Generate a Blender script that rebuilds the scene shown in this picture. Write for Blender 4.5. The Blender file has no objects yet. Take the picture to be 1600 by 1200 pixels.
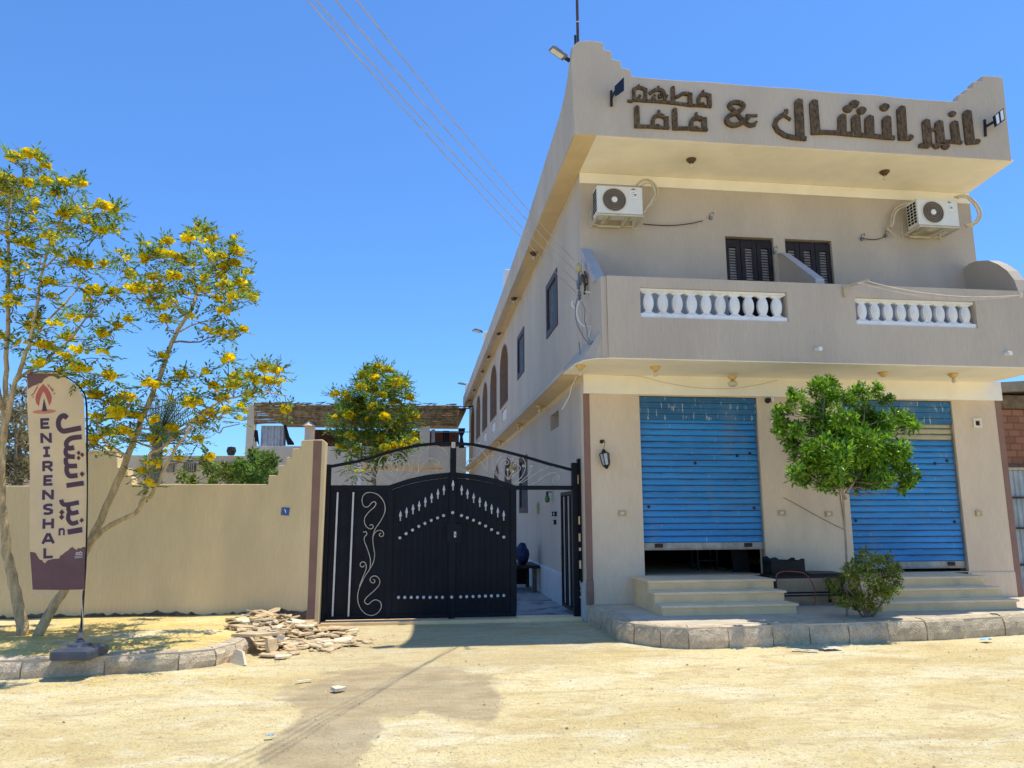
import bpy, bmesh, math, random
from mathutils import Vector, Matrix, Quaternion
R = math.radians
rng = random.Random(7)
sc = bpy.context.scene
col = sc.collection

# ------------------------------------------------------------------ camera, sky, sun, exposure
FPX, YAW, PIT, ROL, HC = 1151.87, R(7.12398), R(9.98621), R(-0.15969), 1.7
cy_, sy_, cp_, sp_ = math.cos(YAW), math.sin(YAW), math.cos(PIT), math.sin(PIT)
fwd = Vector((sy_*cp_, cy_*cp_, sp_)); rt = Vector((cy_, -sy_, 0)); up = rt.cross(fwd)
cr_, sr_ = math.cos(ROL), math.sin(ROL)
RT = cr_*rt + sr_*up; UP = -sr_*rt + cr_*up
EYE = Vector((0, 0, HC))
cam = bpy.data.cameras.new('camera'); camo = bpy.data.objects.new('camera', cam); col.objects.link(camo)
cam.sensor_width = 36; cam.sensor_fit = 'HORIZONTAL'; cam.lens = FPX/1600*36
cam.clip_start = 0.05; cam.clip_end = 1500
camo.matrix_world = Matrix(((RT.x, UP.x, -fwd.x, 0), (RT.y, UP.y, -fwd.y, 0), (RT.z, UP.z, -fwd.z, HC), (0, 0, 0, 1)))
sc.camera = camo

SUN = Vector((0.279, 0.068, 1.0)).normalized()
SUN_EL = math.asin(SUN.z); SUN_AZ = math.atan2(SUN.x, SUN.y)
world = bpy.data.worlds.new('World'); sc.world = world; world.use_nodes = True
wt = world.node_tree; wt.nodes.clear()
sky = wt.nodes.new('ShaderNodeTexSky'); sky.sky_type = 'NISHITA'; sky.sun_disc = False
sky.sun_elevation = SUN_EL; sky.sun_rotation = SUN_AZ
sky.air_density = 1.0; sky.dust_density = 0.25; sky.ozone_density = 3.0; sky.altitude = 100
gm = wt.nodes.new('ShaderNodeGamma'); gm.inputs['Gamma'].default_value = 0.85
hs = wt.nodes.new('ShaderNodeMix'); hs.data_type = 'RGBA'; hs.blend_type = 'MULTIPLY'; hs.inputs[0].default_value = 1; hs.inputs[7].default_value = (0.60, 1.05, 1.62, 1)
bg = wt.nodes.new('ShaderNodeBackground'); bg.inputs['Strength'].default_value = 0.13
wo = wt.nodes.new('ShaderNodeOutputWorld')
wt.links.new(sky.outputs[0], gm.inputs[0]); wt.links.new(gm.outputs[0], hs.inputs[6]); wt.links.new(hs.outputs[2], bg.inputs[0]); wt.links.new(bg.outputs[0], wo.inputs[0])
sl = bpy.data.lights.new('sun', 'SUN'); sl.energy = 3.85; sl.angle = R(0.5); sl.color = (1.0, 0.94, 0.82)
slo = bpy.data.objects.new('sun', sl); col.objects.link(slo)
slo.rotation_euler = SUN.to_track_quat('Z', 'Y').to_euler(); slo.location = SUN*60
sc.view_settings.view_transform = 'Standard'; sc.view_settings.look = 'None'
sc.view_settings.gamma = 1; sc.view_settings.exposure = 0.42
try:
    sc.cycles.max_bounces = 10; sc.cycles.diffuse_bounces = 8; sc.cycles.transparent_max_bounces = 12
except Exception: pass

# survey helpers: a sighting from the photograph's station meets a known plane of the place
def ray(x, y): return RT*((x-800)/FPX) - UP*((y-600)/FPX) + fwd
def PY(x, y, Y): d = ray(x, y); return EYE + d*(Y/d.y)
def PZ(x, y, Z): d = ray(x, y); return EYE + d*((Z-HC)/d.z)
def PX(x, y, X): d = ray(x, y); return EYE + d*(X/d.x)

# ------------------------------------------------------------------ materials
def M(name, c, rough=.85, var=.12, scale=4, bump=0., bscale=60, stretch=(1,1,1), bstretch=None, metal=0, island=0., trans=0., spec=.3,
      c2=None, stain=0., stain_scale=1.2, stain_c=None, emit=None, fine=0.):
    m = bpy.data.materials.new(name); m.use_nodes = True
    t = m.node_tree; n = t.nodes; l = t.links; n.clear()
    out = n.new('ShaderNodeOutputMaterial'); b = n.new('ShaderNodeBsdfPrincipled')
    b.inputs['Roughness'].default_value = rough; b.inputs['Metallic'].default_value = metal
    b.inputs['Specular IOR Level'].default_value = spec
    tc = n.new('ShaderNodeTexCoord')
    def noise(s, st, det=5):
        mp = n.new('ShaderNodeMapping'); mp.inputs['Scale'].default_value = st; l.new(tc.outputs['Object'], mp.inputs[0])
        q = n.new('ShaderNodeTexNoise'); q.inputs['Scale'].default_value = s; q.inputs['Detail'].default_value = det; q.inputs['Roughness'].default_value = .6
        l.new(mp.outputs[0], q.inputs['Vector']); return q.outputs['Fac']
    def mix(f, a, bb, mode='MIX'):
        x = n.new('ShaderNodeMix'); x.data_type = 'RGBA'; x.blend_type = mode
        if isinstance(f, (int, float)): x.inputs[0].default_value = f
        else: l.new(f, x.inputs[0])
        for v, i in ((a, 6), (bb, 7)):
            if isinstance(v, tuple): x.inputs[i].default_value = (*v[:3], 1)
            else: l.new(v, x.inputs[i])
        return x.outputs[2]
    def ramp(f, p0, p1, v0=0., v1=1.):
        r = n.new('ShaderNodeMapRange'); l.new(f, r.inputs[0]); r.inputs[1].default_value = p0; r.inputs[2].default_value = p1
        r.inputs[3].default_value = v0; r.inputs[4].default_value = v1; return r.outputs[0]
    lo = tuple(max(0, k*(1-var)) for k in c); hi = tuple(min(1, k*(1+var)) for k in c)
    if c2: lo, hi = c, c2
    cc = mix(ramp(noise(scale, stretch), .35, .65), lo, hi)
    if fine: cc = mix(ramp(noise(bscale, bstretch or (1,1,1), 3), .3, .7), mix(fine, cc, (0, 0, 0)), cc)
    if stain: cc = mix(ramp(noise(stain_scale, (1,1,.35), 8), .52, .72, 0, stain), cc, stain_c or tuple(k*.55 for k in c))
    if island:
        g = n.new('ShaderNodeNewGeometry'); r = ramp(g.outputs['Random Per Island'], 0, 1, 1-island, 1+island)
        v = n.new('ShaderNodeHueSaturation'); l.new(cc, v.inputs['Color']); l.new(r, v.inputs['Value'])
        h = ramp(g.outputs['Random Per Island'], 1, 0, .5-island*.04, .5+island*.04); l.new(h, v.inputs['Hue']); cc = v.outputs[0]
    l.new(cc, b.inputs['Base Color'])
    if emit: b.inputs['Emission Color'].default_value = (*emit[0], 1); b.inputs['Emission Strength'].default_value = emit[1]
    if bump:
        bp = n.new('ShaderNodeBump'); bp.inputs['Strength'].default_value = bump; bp.inputs['Distance'].default_value = .02
        l.new(noise(bscale, bstretch or (1,1,1), 4), bp.inputs['Height']); l.new(bp.outputs[0], b.inputs['Normal'])
    s = b.outputs[0]
    if trans:
        tr = n.new('ShaderNodeBsdfTranslucent'); l.new(cc, tr.inputs['Color'])
        ms = n.new('ShaderNodeMixShader'); ms.inputs[0].default_value = trans; l.new(s, ms.inputs[1]); l.new(tr.outputs[0], ms.inputs[2]); s = ms.outputs[0]
    l.new(s, out.inputs[0]); return m

V = dict
COMB = (9, 9, .55)
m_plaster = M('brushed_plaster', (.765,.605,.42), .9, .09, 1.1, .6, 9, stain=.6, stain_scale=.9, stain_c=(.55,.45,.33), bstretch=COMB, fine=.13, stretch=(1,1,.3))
m_plaster_shade = M('shaded_plaster', (.57,.48,.38), .9, .08, 1.0, .55, 9, stain=.55, stain_scale=.8, stain_c=(.46,.39,.31), bstretch=COMB, fine=.12, stretch=(1,1,.3))  # same plaster as the lower wall, tinted darker and cooler for its dimmer light
m_wall = M('boundary_plaster', (.775,.60,.335), .9, .08, .9, .5, 8, stain=.5, stain_scale=.7, stain_c=(.54,.43,.25), bstretch=COMB, fine=.1, stretch=(1,1,.3))
m_cream = M('cream_paint', (.90,.84,.72), .8, .05, 1.5, .12, 30, stain=.12, stain_c=(.62,.5,.3))
m_tan = M('tan_bounce_paint', (.66,.51,.30), .85, .06, 2, .15, 30)  # on the ledge underside the tan puts bounced light over cream paint
m_brown = M('brown_paint', (.27,.155,.115), .85, .08, 3, .2, 40)
m_archin = M('arch_reveal', (.30,.205,.15), .85, .08, 3, .2, 40)
m_white = M('white_gypsum', (.80,.79,.77), .7, .05, 6, .2, 40, stain=.3, stain_scale=5, stain_c=(.5,.45,.38))
m_greytop = M('grey_blue_paint', (.44,.42,.41), .8, .06, 3)
m_darkwood = M('dark_brown_wood', (.022,.014,.013), .55, .3, 8, .2, 60)
m_slat = M('louvre_slat', (.30,.27,.24), .45, .3, 8)
m_black = M('black_gate_paint', (.006,.008,.013), .5, .3, 3, .06, 30, spec=.18)
m_black2 = M('dark_metal', (.02,.02,.022), .5, .3, 3)
m_silver = M('silver_paint', (.62,.60,.57), .45, .1, 6, metal=.25)
m_ivory = M('ivory_scroll_paint', (.55,.49,.40), .6, .2, 8)
m_letter = M('woven_rope_letter', (.17,.11,.058), .8, .5, 22, 1.0, 45, stretch=(1,1,.5), fine=.6, bstretch=(2,1,.6))
m_stone = M('pale_limestone', (.90,.62,.32), .8, .08, 2, .25, 30, stain=.4, stain_scale=2.5, stain_c=(.42,.37,.27))
m_stonetop = M('step_tread_stone', (.88,.68,.42), .75, .08, 3, .2, 40, stain=.3, stain_scale=3)
m_kerb = M('rough_kerb_stone', (.74,.59,.39), .95, .18, 7, 1.0, 55, island=.13, fine=.38)
m_mortar = M('kerb_mortar', (.55,.46,.32), .95, .12, 6, .5, 40)
m_pave = M('dusty_pavement', (.60,.51,.37), .95, .12, 2.5, .4, 25, stain=.4, stain_scale=1.6, stain_c=(.45,.38,.27), fine=.12)
m_ac = M('ac_white_metal', (.72,.71,.66), .45, .04, 3, spec=.5, stain=.15, stain_scale=5)
m_fan = M('fan_brown_plastic', (.08,.058,.04), .5, .2, 5)
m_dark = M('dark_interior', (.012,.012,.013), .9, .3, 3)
m_grille = M('tan_fan_grille', (.36,.31,.24), .5, .1, 6)
m_hose = M('cream_pipe_insulation', (.60,.52,.38), .8, .12, 8, .3, 60)
m_brack = M('dirty_white_bracket', (.58,.55,.42), .6, .15, 6)
m_lamp_g = M('gold_shell_shade', (.62,.43,.17), .5, .15, 8, .3, 40)
m_lamp_d = M('dark_brass_rose', (.09,.05,.03), .5, .2, 8)
m_bulb = M('cloudy_glass_bulb', (.62,.55,.40), .15, .1, 5, spec=.6)
m_lead = M('grey_metal', (.22,.24,.26), .45, .15, 6, metal=.4)
m_glasswhite = M('lamp_lens_white', (.75,.77,.74), .25, .05, 5, spec=.6)
m_solar = M('solar_panel_blue_black', (.008,.011,.02), .35, .3, 8, spec=.2)
m_plate = M('blue_number_plate', (.045,.11,.30), .4, .1, 6)
m_whitep = M('white_paint', (.8,.8,.78), .5, .03, 6)
m_box = M('cream_box_frame', (.52,.40,.22), .6, .1, 6)
m_boxw = M('switch_white', (.78,.74,.64), .5, .05, 6)
m_wire = M('pale_cable', (.36,.33,.32), .6, .15, 5)
m_wired = M('dark_cable', (.05,.045,.04), .6, .2, 5)
m_trunk = M('pale_bark', (.60,.45,.24), .9, .3, 14, .9, 35, stretch=(1,1,.3), fine=.25)
m_bark2 = M('grey_tan_bark', (.34,.275,.19), .9, .2, 14, .5, 40)
m_twig = M('twig_bark', (.20,.155,.105), .9, .2, 14, .3, 40)
m_leafy = M('trumpet_leaf', (.165,.255,.055), .5, .25, 3, island=.6, trans=.45)
m_leafg = M('glossy_green_leaf', (.165,.335,.022), .30, .35, 2.5, island=.65, trans=.30, spec=.5)
m_leafb = M('shrub_leaf', (.19,.245,.035), .45, .3, 3, island=.5, trans=.4)
m_leafm = M('courtyard_leaf', (.165,.27,.045), .5, .25, 2, island=.5, trans=.35)
m_leafd = M('dusty_leaf', (.27,.235,.12), .8, .3, 3, island=.5, trans=.3)
m_palm = M('palm_frond', (.12,.15,.09), .6, .2, 3, island=.3, trans=.25)
m_flower = M('yellow_blossom', (.95,.73,.015), .6, .18, 3, island=.2, trans=.52)
m_petal = M('fallen_yellow_petal', (.85,.62,.03), .8, .2, 3, island=.25)
m_reed = M('reed_screen', (.30,.205,.10), .9, .4, 6, .4, 30, island=.35)
m_brick = None
m_curt = M('grey_curtain_cloth', (.50,.50,.50), .9, .12, 5, .1, 30)
m_curtd = M('black_cloth', (.015,.014,.016), .9, .3, 5)
m_slab = M('broken_beige_slab', (.64,.48,.27), .9, .18, 5, .5, 30, island=.0, fine=.15)
m_slabw = M('broken_white_slab', (.70,.60,.42), .9, .12, 5, .4, 30)
m_pole = M('black_pole', (.015,.016,.02), .4, .2, 5)
m_base = M('blue_black_plastic', (.055,.068,.092), .4, .15, 6, .1, 30, spec=.5, stain=.4, stain_scale=6, stain_c=(.16,.14,.11))
m_fab = M('cream_banner_cloth', (.84,.62,.35), .85, .05, 3, .1, 90, trans=.25)
m_plum = M('plum_print', (.115,.062,.072), .85, .08, 5, trans=.12)
m_plumbg = M('plum_ground_print', (.21,.115,.115), .85, .1, 3, trans=.2)
m_outl = M('pale_outline_print', (.74,.64,.56), .85, .05, 4, trans=.2)
m_coral = M('coral_print', (.58,.16,.12), .85, .08, 5, trans=.2)
m_peach = M('peach_print', (.66,.28,.17), .85, .08, 5, trans=.2)
m_concrete = M('rough_concrete', (.27,.23,.18), .95, .2, 5, .6, 30, stain=.4)
m_red = M('red_hose', (.36,.09,.05), .5, .15, 6)
m_crate = M('black_plastic_crate', (.010,.010,.011), .5, .2, 6)
m_clothb = M('blue_cloth', (.03,.04,.10), .9, .6, 20, .3, 30)
m_pebble = M('small_pebble', (.30,.24,.16), .9, .3, 8, island=.7)
m_paperw = M('white_card', (.62,.57,.48), .8, .06, 8)
m_paperb = M('light_blue_paper', (.35,.55,.72), .7, .08, 8)
m_far = M('far_beige_render', (.52,.42,.29), .9, .08, 2)
m_farw = M('dark_window', (.05,.05,.055), .3, .3, 3)
m_rope = M('pale_rope', (.66,.54,.42), .8, .1, 8)
m_wood = M('bleached_wood', (.50,.42,.30), .9, .2, 10, .4, 40)
m_bluegl = M('lantern_glass', (.42,.46,.50), .15, .2, 5, spec=.6)
m_green = M('green_glass', (.07,.16,.02), .2, .3, 5, spec=.6)
m_steel = M('steel_shutter_rail', (.36,.33,.28), .5, .2, 6, .1, 40, metal=.35, stain=.5, stain_scale=6, stain_c=(.15,.11,.08))
m_corr = M('corrugated_zinc', (.36,.41,.43), .45, .15, 4, metal=.4, stain=.4, stain_scale=5, stain_c=(.25,.16,.1))

def shutter_mat(name, c, drip):
    m = M(name, c, .5, .16, 2.2, .1, 30, stretch=(.4,1,3), stain=.42, stain_scale=2.0, stain_c=(.17,.27,.36), spec=.3)
    t = m.node_tree; n = t.nodes; l = t.links
    b = [k for k in n if k.type == 'BSDF_PRINCIPLED'][0]; src = b.inputs['Base Color'].links[0].from_socket
    tc = [k for k in n if k.type == 'TEX_COORD'][0]
    mp = n.new('ShaderNodeMapping'); mp.inputs['Scale'].default_value = (26, 1, 5); l.new(tc.outputs['Object'], mp.inputs[0])
    q = n.new('ShaderNodeTexNoise'); q.inputs['Scale'].default_value = 1; q.inputs['Detail'].default_value = 6; l.new(mp.outputs[0], q.inputs['Vector'])
    r = n.new('ShaderNodeMapRange'); l.new(q.outputs['Fac'], r.inputs[0]); r.inputs[1].default_value = drip; r.inputs[2].default_value = drip+.05
    r.inputs[4].default_value = .75
    x = n.new('ShaderNodeMix'); x.data_type = 'RGBA'; l.new(r.outputs[0], x.inputs[0]); l.new(src, x.inputs[6]); x.inputs[7].default_value = (.52,.54,.52,1)
    l.new(x.outputs[2], b.inputs['Base Color']); return m
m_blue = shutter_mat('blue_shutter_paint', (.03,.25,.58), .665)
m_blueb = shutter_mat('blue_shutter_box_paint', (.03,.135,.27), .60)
m_slated = M('worn_slat_edge', (.16,.17,.17), .7, .5, 9, stretch=(.5,1,1), stain=.7, stain_scale=4, stain_c=(.30,.24,.17))
m_buff = M('buff_shutter_paint', (.45,.40,.24), .6, .1, 3, .1, 30, stain=.3, stain_scale=5)

def brick_mat(name, a, b_, mortar, scale, bw, rh):
    m = bpy.data.materials.new(name); m.use_nodes = True
    t = m.node_tree; n = t.nodes; l = t.links; b = n['Principled BSDF']; b.inputs['Roughness'].default_value = .95
    tc = n.new('ShaderNodeTexCoord'); sp = n.new('ShaderNodeSeparateXYZ'); cb = n.new('ShaderNodeCombineXYZ')
    l.new(tc.outputs['Object'], sp.inputs[0])
    ad = n.new('ShaderNodeMath'); ad.operation = 'ADD'; l.new(sp.outputs[0], ad.inputs[0]); l.new(sp.outputs[1], ad.inputs[1])
    l.new(ad.outputs[0], cb.inputs[0]); l.new(sp.outputs[2], cb.inputs[1])
    nz = n.new('ShaderNodeTexNoise'); nz.inputs['Scale'].default_value = 9; l.new(tc.outputs['Object'], nz.inputs['Vector'])
    mv = n.new('ShaderNodeVectorMath'); mv.operation = 'MULTIPLY_ADD'; mv.inputs[1].default_value = (.03,.03,.03); l.new(nz.outputs['Color'], mv.inputs[0]); l.new(cb.outputs[0], mv.inputs[2])
    k = n.new('ShaderNodeTexBrick'); l.new(mv.outputs[0], k.inputs['Vector'])
    k.inputs['Color1'].default_value = (*a,1); k.inputs['Color2'].default_value = (*b_,1); k.inputs['Mortar'].default_value = (*mortar,1)
    k.inputs['Scale'].default_value = scale; k.inputs['Brick Width'].default_value = bw; k.inputs['Row Height'].default_value = rh
    k.inputs['Mortar Size'].default_value = .012; k.inputs['Mortar Smooth'].default_value = .3
    l.new(k.outputs['Color'], b.inputs['Base Color'])
    bp = n.new('ShaderNodeBump'); bp.inputs['Strength'].default_value = .8; bp.inputs['Distance'].default_value = .02; bp.invert = True
    l.new(k.outputs['Fac'], bp.inputs['Height']); l.new(bp.outputs[0], b.inputs['Normal']); return m
m_brick = brick_mat('rough_red_brick', (.36,.15,.075), (.24,.10,.055), (.17,.10,.06), 1, .24, .13)
m_brickd = brick_mat('dark_red_brick', (.13,.05,.045), (.09,.035,.035), (.07,.05,.045), 1, .3, .12)

def tile_mat():
    m = bpy.data.materials.new('crazy_paving'); m.use_nodes = True
    t = m.node_tree; n = t.nodes; l = t.links; b = n['Principled BSDF']; b.inputs['Roughness'].default_value = .8
    tc = n.new('ShaderNodeTexCoord'); v = n.new('ShaderNodeTexVoronoi'); v.feature = 'DISTANCE_TO_EDGE'; v.inputs['Scale'].default_value = 4.5
    v2 = n.new('ShaderNodeTexVoronoi'); v2.inputs['Scale'].default_value = 4.5
    l.new(tc.outputs['Object'], v.inputs['Vector']); l.new(tc.outputs['Object'], v2.inputs['Vector'])
    r = n.new('ShaderNodeMapRange'); l.new(v.outputs['Distance'], r.inputs[0]); r.inputs[1].default_value = .02; r.inputs[2].default_value = .05
    bw = n.new('ShaderNodeRGBToBW'); l.new(v2.outputs['Color'], bw.inputs[0])
    x = n.new('ShaderNodeMix'); x.data_type = 'RGBA'; l.new(bw.outputs[0], x.inputs[0]); x.inputs[6].default_value = (.13,.115,.11,1); x.inputs[7].default_value = (.45,.42,.39,1)
    y = n.new('ShaderNodeMix'); y.data_type = 'RGBA'; l.new(r.outputs[0], y.inputs[0]); y.inputs[6].default_value = (.34,.30,.25,1); l.new(x.outputs[2], y.inputs[7])
    l.new(y.outputs[2], b.inputs['Base Color']); return m
m_court = tile_mat()

def sand_mat(name, damp=False, verge=False):
    m = bpy.data.materials.new(name); m.use_nodes = True
    t = m.node_tree; n = t.nodes; l = t.links; b = n['Principled BSDF']; b.inputs['Roughness'].default_value = .95; b.inputs['Specular IOR Level'].default_value = .1
    tc = n.new('ShaderNodeTexCoord')
    def noise(s, st=(1,1,1), det=6, rot=0, dist=0):
        mp = n.new('ShaderNodeMapping'); mp.inputs['Scale'].default_value = st; mp.inputs['Rotation'].default_value = (0,0,rot); l.new(tc.outputs['Object'], mp.inputs[0])
        q = n.new('ShaderNodeTexNoise'); q.inputs['Scale'].default_value = s; q.inputs['Detail'].default_value = det; q.inputs['Roughness'].default_value = .62; q.inputs['Distortion'].default_value = dist
        l.new(mp.outputs[0], q.inputs['Vector']); return q.outputs['Fac']
    def ramp(f, p0, p1, v0=0., v1=1.):
        r = n.new('ShaderNodeMapRange'); l.new(f, r.inputs[0]); r.inputs[1].default_value = p0; r.inputs[2].default_value = p1
        r.inputs[3].default_value = v0; r.inputs[4].default_value = v1; r.interpolation_type = 'SMOOTHSTEP'; return r.outputs[0]
    def mix(f, a, bb):
        x = n.new('ShaderNodeMix'); x.data_type = 'RGBA'
        if isinstance(f, float): x.inputs[0].default_value = f
        else: l.new(f, x.inputs[0])
        for v, i in ((a, 6), (bb, 7)):
            if isinstance(v, tuple): x.inputs[i].default_value = (*v[:3], 1)
            else: l.new(v, x.inputs[i])
        return x.outputs[2]
    def math_(op, a, bb):
        x = n.new('ShaderNodeMath'); x.operation = op
        for v, i in ((a, 0), (bb, 1)):
            if isinstance(v, (int, float)): x.inputs[i].default_value = v
            else: l.new(v, x.inputs[i])
        return x.outputs[0]
    base = (.68,.535,.25) if not verge else (.77,.57,.19)
    c = mix(ramp(noise(.8, (.5,1.1,1), 8, .15, .3), .38, .62), base, tuple(min(1, k*1.18) for k in (base[0], base[1]*1.05, base[2]*1.2)))
    c = mix(ramp(noise(1.3, (.6,1.2,1), 9, .12, .5), .48, .66, 0, .8), c, (.81,.73,.48))
    c = mix(ramp(noise(2.6, (.6,1.3,1), 9, -.1, .6), .50, .66, 0, .6), c, (.54,.39,.19))
    c = mix(ramp(noise(15, (.75,1.1,1), 7), .52, .70, 0, .6), c, (.42,.31,.17))
    c = mix(ramp(noise(48, (.9,1.1,1), 5), .53, .68, 0, .7), c, (.40,.30,.18))
    c = mix(ramp(noise(5.0, (.7,1.2,1), 8, .3, .4), .55, .69, 0, .6), c, (.81,.74,.51))
    c = mix(ramp(noise(2.2, (.10,1.5,1), 5, .42), .58, .68, 0, .38), c, (.46,.345,.19))
    if damp:
        # the splash of water drying in front of the gate: a stain with its own ragged outline
        sp = n.new('ShaderNodeSeparateXYZ'); l.new(tc.outputs['Object'], sp.inputs[0])
        wob = math_('MULTIPLY', math_('SUBTRACT', noise(1.5, (1,.8,1), 6, 0, .4), .5), 1.25)
        def blob(x0, y0, rx, ry):
            dx = math_('DIVIDE', math_('SUBTRACT', sp.outputs[0], x0), rx); dy = math_('DIVIDE', math_('SUBTRACT', sp.outputs[1], y0), ry)
            return math_('SQRT', math_('ADD', math_('MULTIPLY', dx, dx), math_('MULTIPLY', dy, dy)), 0)
        d = math_('MINIMUM', math_('MINIMUM', blob(-.25, 7.9, 1.05, 1.05), blob(-.68, 6.2, .40, 1.5)), blob(.42, 7.3, .42, .85))
        f = ramp(math_('ADD', d, wob), .88, 1.08, .74, 0)
        c = mix(f, c, mix(ramp(noise(3, (.6,1.3,1), 8), .4, .62), (.37,.285,.17), (.50,.385,.23)))
        # darker sand before the gate
        d2 = math_('MINIMUM', blob(.6, 10.6, 2.6, 1.6), blob(.3, 9.3, 1.9, .8))
        c = mix(ramp(math_('ADD', d2, math_('MULTIPLY', wob, .6)), .6, 1.2, .35, 0), c, (.48,.37,.21))
    l.new(c, b.inputs['Base Color'])
    bp = n.new('ShaderNodeBump'); bp.inputs['Strength'].default_value = 1.0; bp.inputs['Distance'].default_value = .05
    h = math_('ADD', math_('MULTIPLY', noise(9, (.6,1.2,1), 6), 1.), math_('MULTIPLY', noise(38, (1,1,1), 5), .6))
    l.new(h, bp.inputs['Height']); l.new(bp.outputs[0], b.inputs['Normal'])
    return m
m_sand = sand_mat('sandy_road', damp=True); m_verge = sand_mat('sandy_verge', verge=True)

# ------------------------------------------------------------------ mesh builder
class MB:
    def __init__(s): s.v = []; s.f = []
    def add(s, vs, fs):
        o = len(s.v); s.v += [Vector(v) for v in vs]; s.f += [tuple(i+o for i in f) for f in fs]; return s
    def box(s, x0, x1, y0, y1, z0, z1):
        return s.add([(x0,y0,z0),(x1,y0,z0),(x1,y1,z0),(x0,y1,z0),(x0,y0,z1),(x1,y0,z1),(x1,y1,z1),(x0,y1,z1)],
                     [(0,3,2,1),(4,5,6,7),(0,1,5,4),(1,2,6,5),(2,3,7,6),(3,0,4,7)])
    def prism(s, a, b):                       # two matching loops joined; end caps are n-gons
        n = len(a); return s.add(list(a)+list(b), [tuple(range(n))[::-1], tuple(range(n, 2*n))] + [(i, (i+1) % n, n+(i+1) % n, n+i) for i in range(n)])
    def ex(s, pts, axis, a0, a1):             # 2-D outline drawn out along an axis
        def put(p, a): return {'x': (a, p[0], p[1]), 'y': (p[0], a, p[1]), 'z': (p[0], p[1], a)}[axis]
        return s.prism([put(p, a0) for p in pts], [put(p, a1) for p in pts])
    def bar(s, p, q, w, h=None, upv=(0,0,1)):
        p, q = Vector(p), Vector(q); h = h or w; d = (q-p).normalized(); u = Vector(upv)
        if abs(d.dot(u)) > .95: u = Vector((0,1,0))
        a = d.cross(u).normalized()*w/2; b = a.cross(d).normalized()*h/2
        return s.prism([p-a-b, p+a-b, p+a+b, p-a+b], [q-a-b, q+a-b, q+a+b, q-a+b])
    def tube(s, pts, r, n=6, cap=True):
        pts = [Vector(p) for p in pts]; k = len(pts); rs = r if isinstance(r, (list, tuple)) else [r]*k
        d = (pts[1]-pts[0]).normalized(); u = Vector((0,0,1)) if abs(d.z) < .9 else Vector((0,1,0)); a = d.cross(u).normalized()
        o = len(s.v)
        for i, p in enumerate(pts):
            d = (pts[min(i+1, k-1)]-pts[max(i-1, 0)])
            if d.length > 1e-9: d.normalize()
            a = (a-d*a.dot(d))
            a = a.normalized() if a.length > 1e-6 else d.orthogonal().normalized()
            b = d.cross(a)
            for j in range(n):
                t = 2*math.pi*j/n; s.v.append(p+(a*math.cos(t)+b*math.sin(t))*rs[i])
        for i in range(k-1):
            for j in range(n): s.f.append((o+i*n+j, o+i*n+(j+1) % n, o+(i+1)*n+(j+1) % n, o+(i+1)*n+j))
        if cap: s.f += [tuple(o+j for j in range(n))[::-1], tuple(o+(k-1)*n+j for j in range(n))]
        return s
    def lathe(s, prof, c=(0,0,0), n=16, axis='z'):
        c = Vector(c); o = len(s.v)
        for r, h in prof:
            for j in range(n):
                t = 2*math.pi*j/n; x, y = r*math.cos(t), r*math.sin(t)
                s.v.append(c + {'z': Vector((x,y,h)), 'y': Vector((x,h,y)), 'x': Vector((h,x,y))}[axis])
        k = len(prof)
        for i in range(k-1):
            for j in range(n): s.f.append((o+i*n+j, o+i*n+(j+1) % n, o+(i+1)*n+(j+1) % n, o+(i+1)*n+j))
        s.f += [tuple(o+j for j in range(n))[::-1], tuple(o+(k-1)*n+j for j in range(n))]; return s
    def ribbon(s, pts, w, fmap, depth, k=0):  # a flat stroke with thickness, drawn in 2-D and mapped on a face: fmap(x, y, d)
        n = len(pts); ws = w if isinstance(w, (list, tuple)) else [w]*n; L, Rr = [], []
        for i in range(n):
            a = Vector(pts[max(i-1, 0)]); b = Vector(pts[i]); c = Vector(pts[min(i+1, n-1)])
            d1 = (b-a).normalized() if i else (c-b).normalized(); d2 = (c-b).normalized() if i < n-1 else d1
            t = d1+d2; t = t.normalized() if t.length > 1e-6 else d1
            nn = Vector((-t.y, t.x)); m = 1/max(.55, nn.dot(Vector((-d1.y, d1.x)))); h = nn*ws[i]/2*min(m, 1.5)
            L.append(b+h); Rr.append(b-h)
        dd = depth+.0011*k; vs = []
        for q in (1, 0): vs += [fmap(p.x, p.y, (dd+.0004*i)*q) for i, p in enumerate(L)] + [fmap(p.x, p.y, (dd+.0004*i)*q) for i, p in enumerate(Rr)]
        fs = []
        for i in range(n-1):
            fs.append((i, i+1, n+i+1, n+i)); fs.append((i+1, i, 2*n+i, 2*n+i+1)); fs.append((n+i, n+i+1, 3*n+i+1, 3*n+i))
        fs += [(0, n, 3*n, 2*n), (2*n-1, n-1, 3*n-1, 4*n-1)]
        return s.add(vs, fs)
    def build(s, name, mat, parent=None, smooth=False, bevel=0., org=None):
        me = bpy.data.meshes.new(name)
        o = Vector(org) if org is not None else (parent.get('_o') and Vector(parent['_o']) if parent else None) or Vector((0,0,0))
        me.from_pydata([tuple(v-o) for v in s.v], [], s.f)
        bm = bmesh.new(); bm.from_mesh(me); bmesh.ops.recalc_face_normals(bm, faces=bm.faces); bm.to_mesh(me); bm.free()
        if mat: me.materials.append(mat)
        if smooth: me.polygons.foreach_set('use_smooth', [True]*len(me.polygons))
        ob = bpy.data.objects.new(name, me); col.objects.link(ob)
        if parent: ob.parent = parent; ob['_o'] = list(o)
        else: ob.location = o; ob['_o'] = list(o)
        if bevel:
            b = ob.modifiers.new('soft_edges', 'BEVEL'); b.width = bevel; b.segments = 2; b.limit_method = 'ANGLE'; b.angle_limit = R(40)
        return ob
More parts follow.
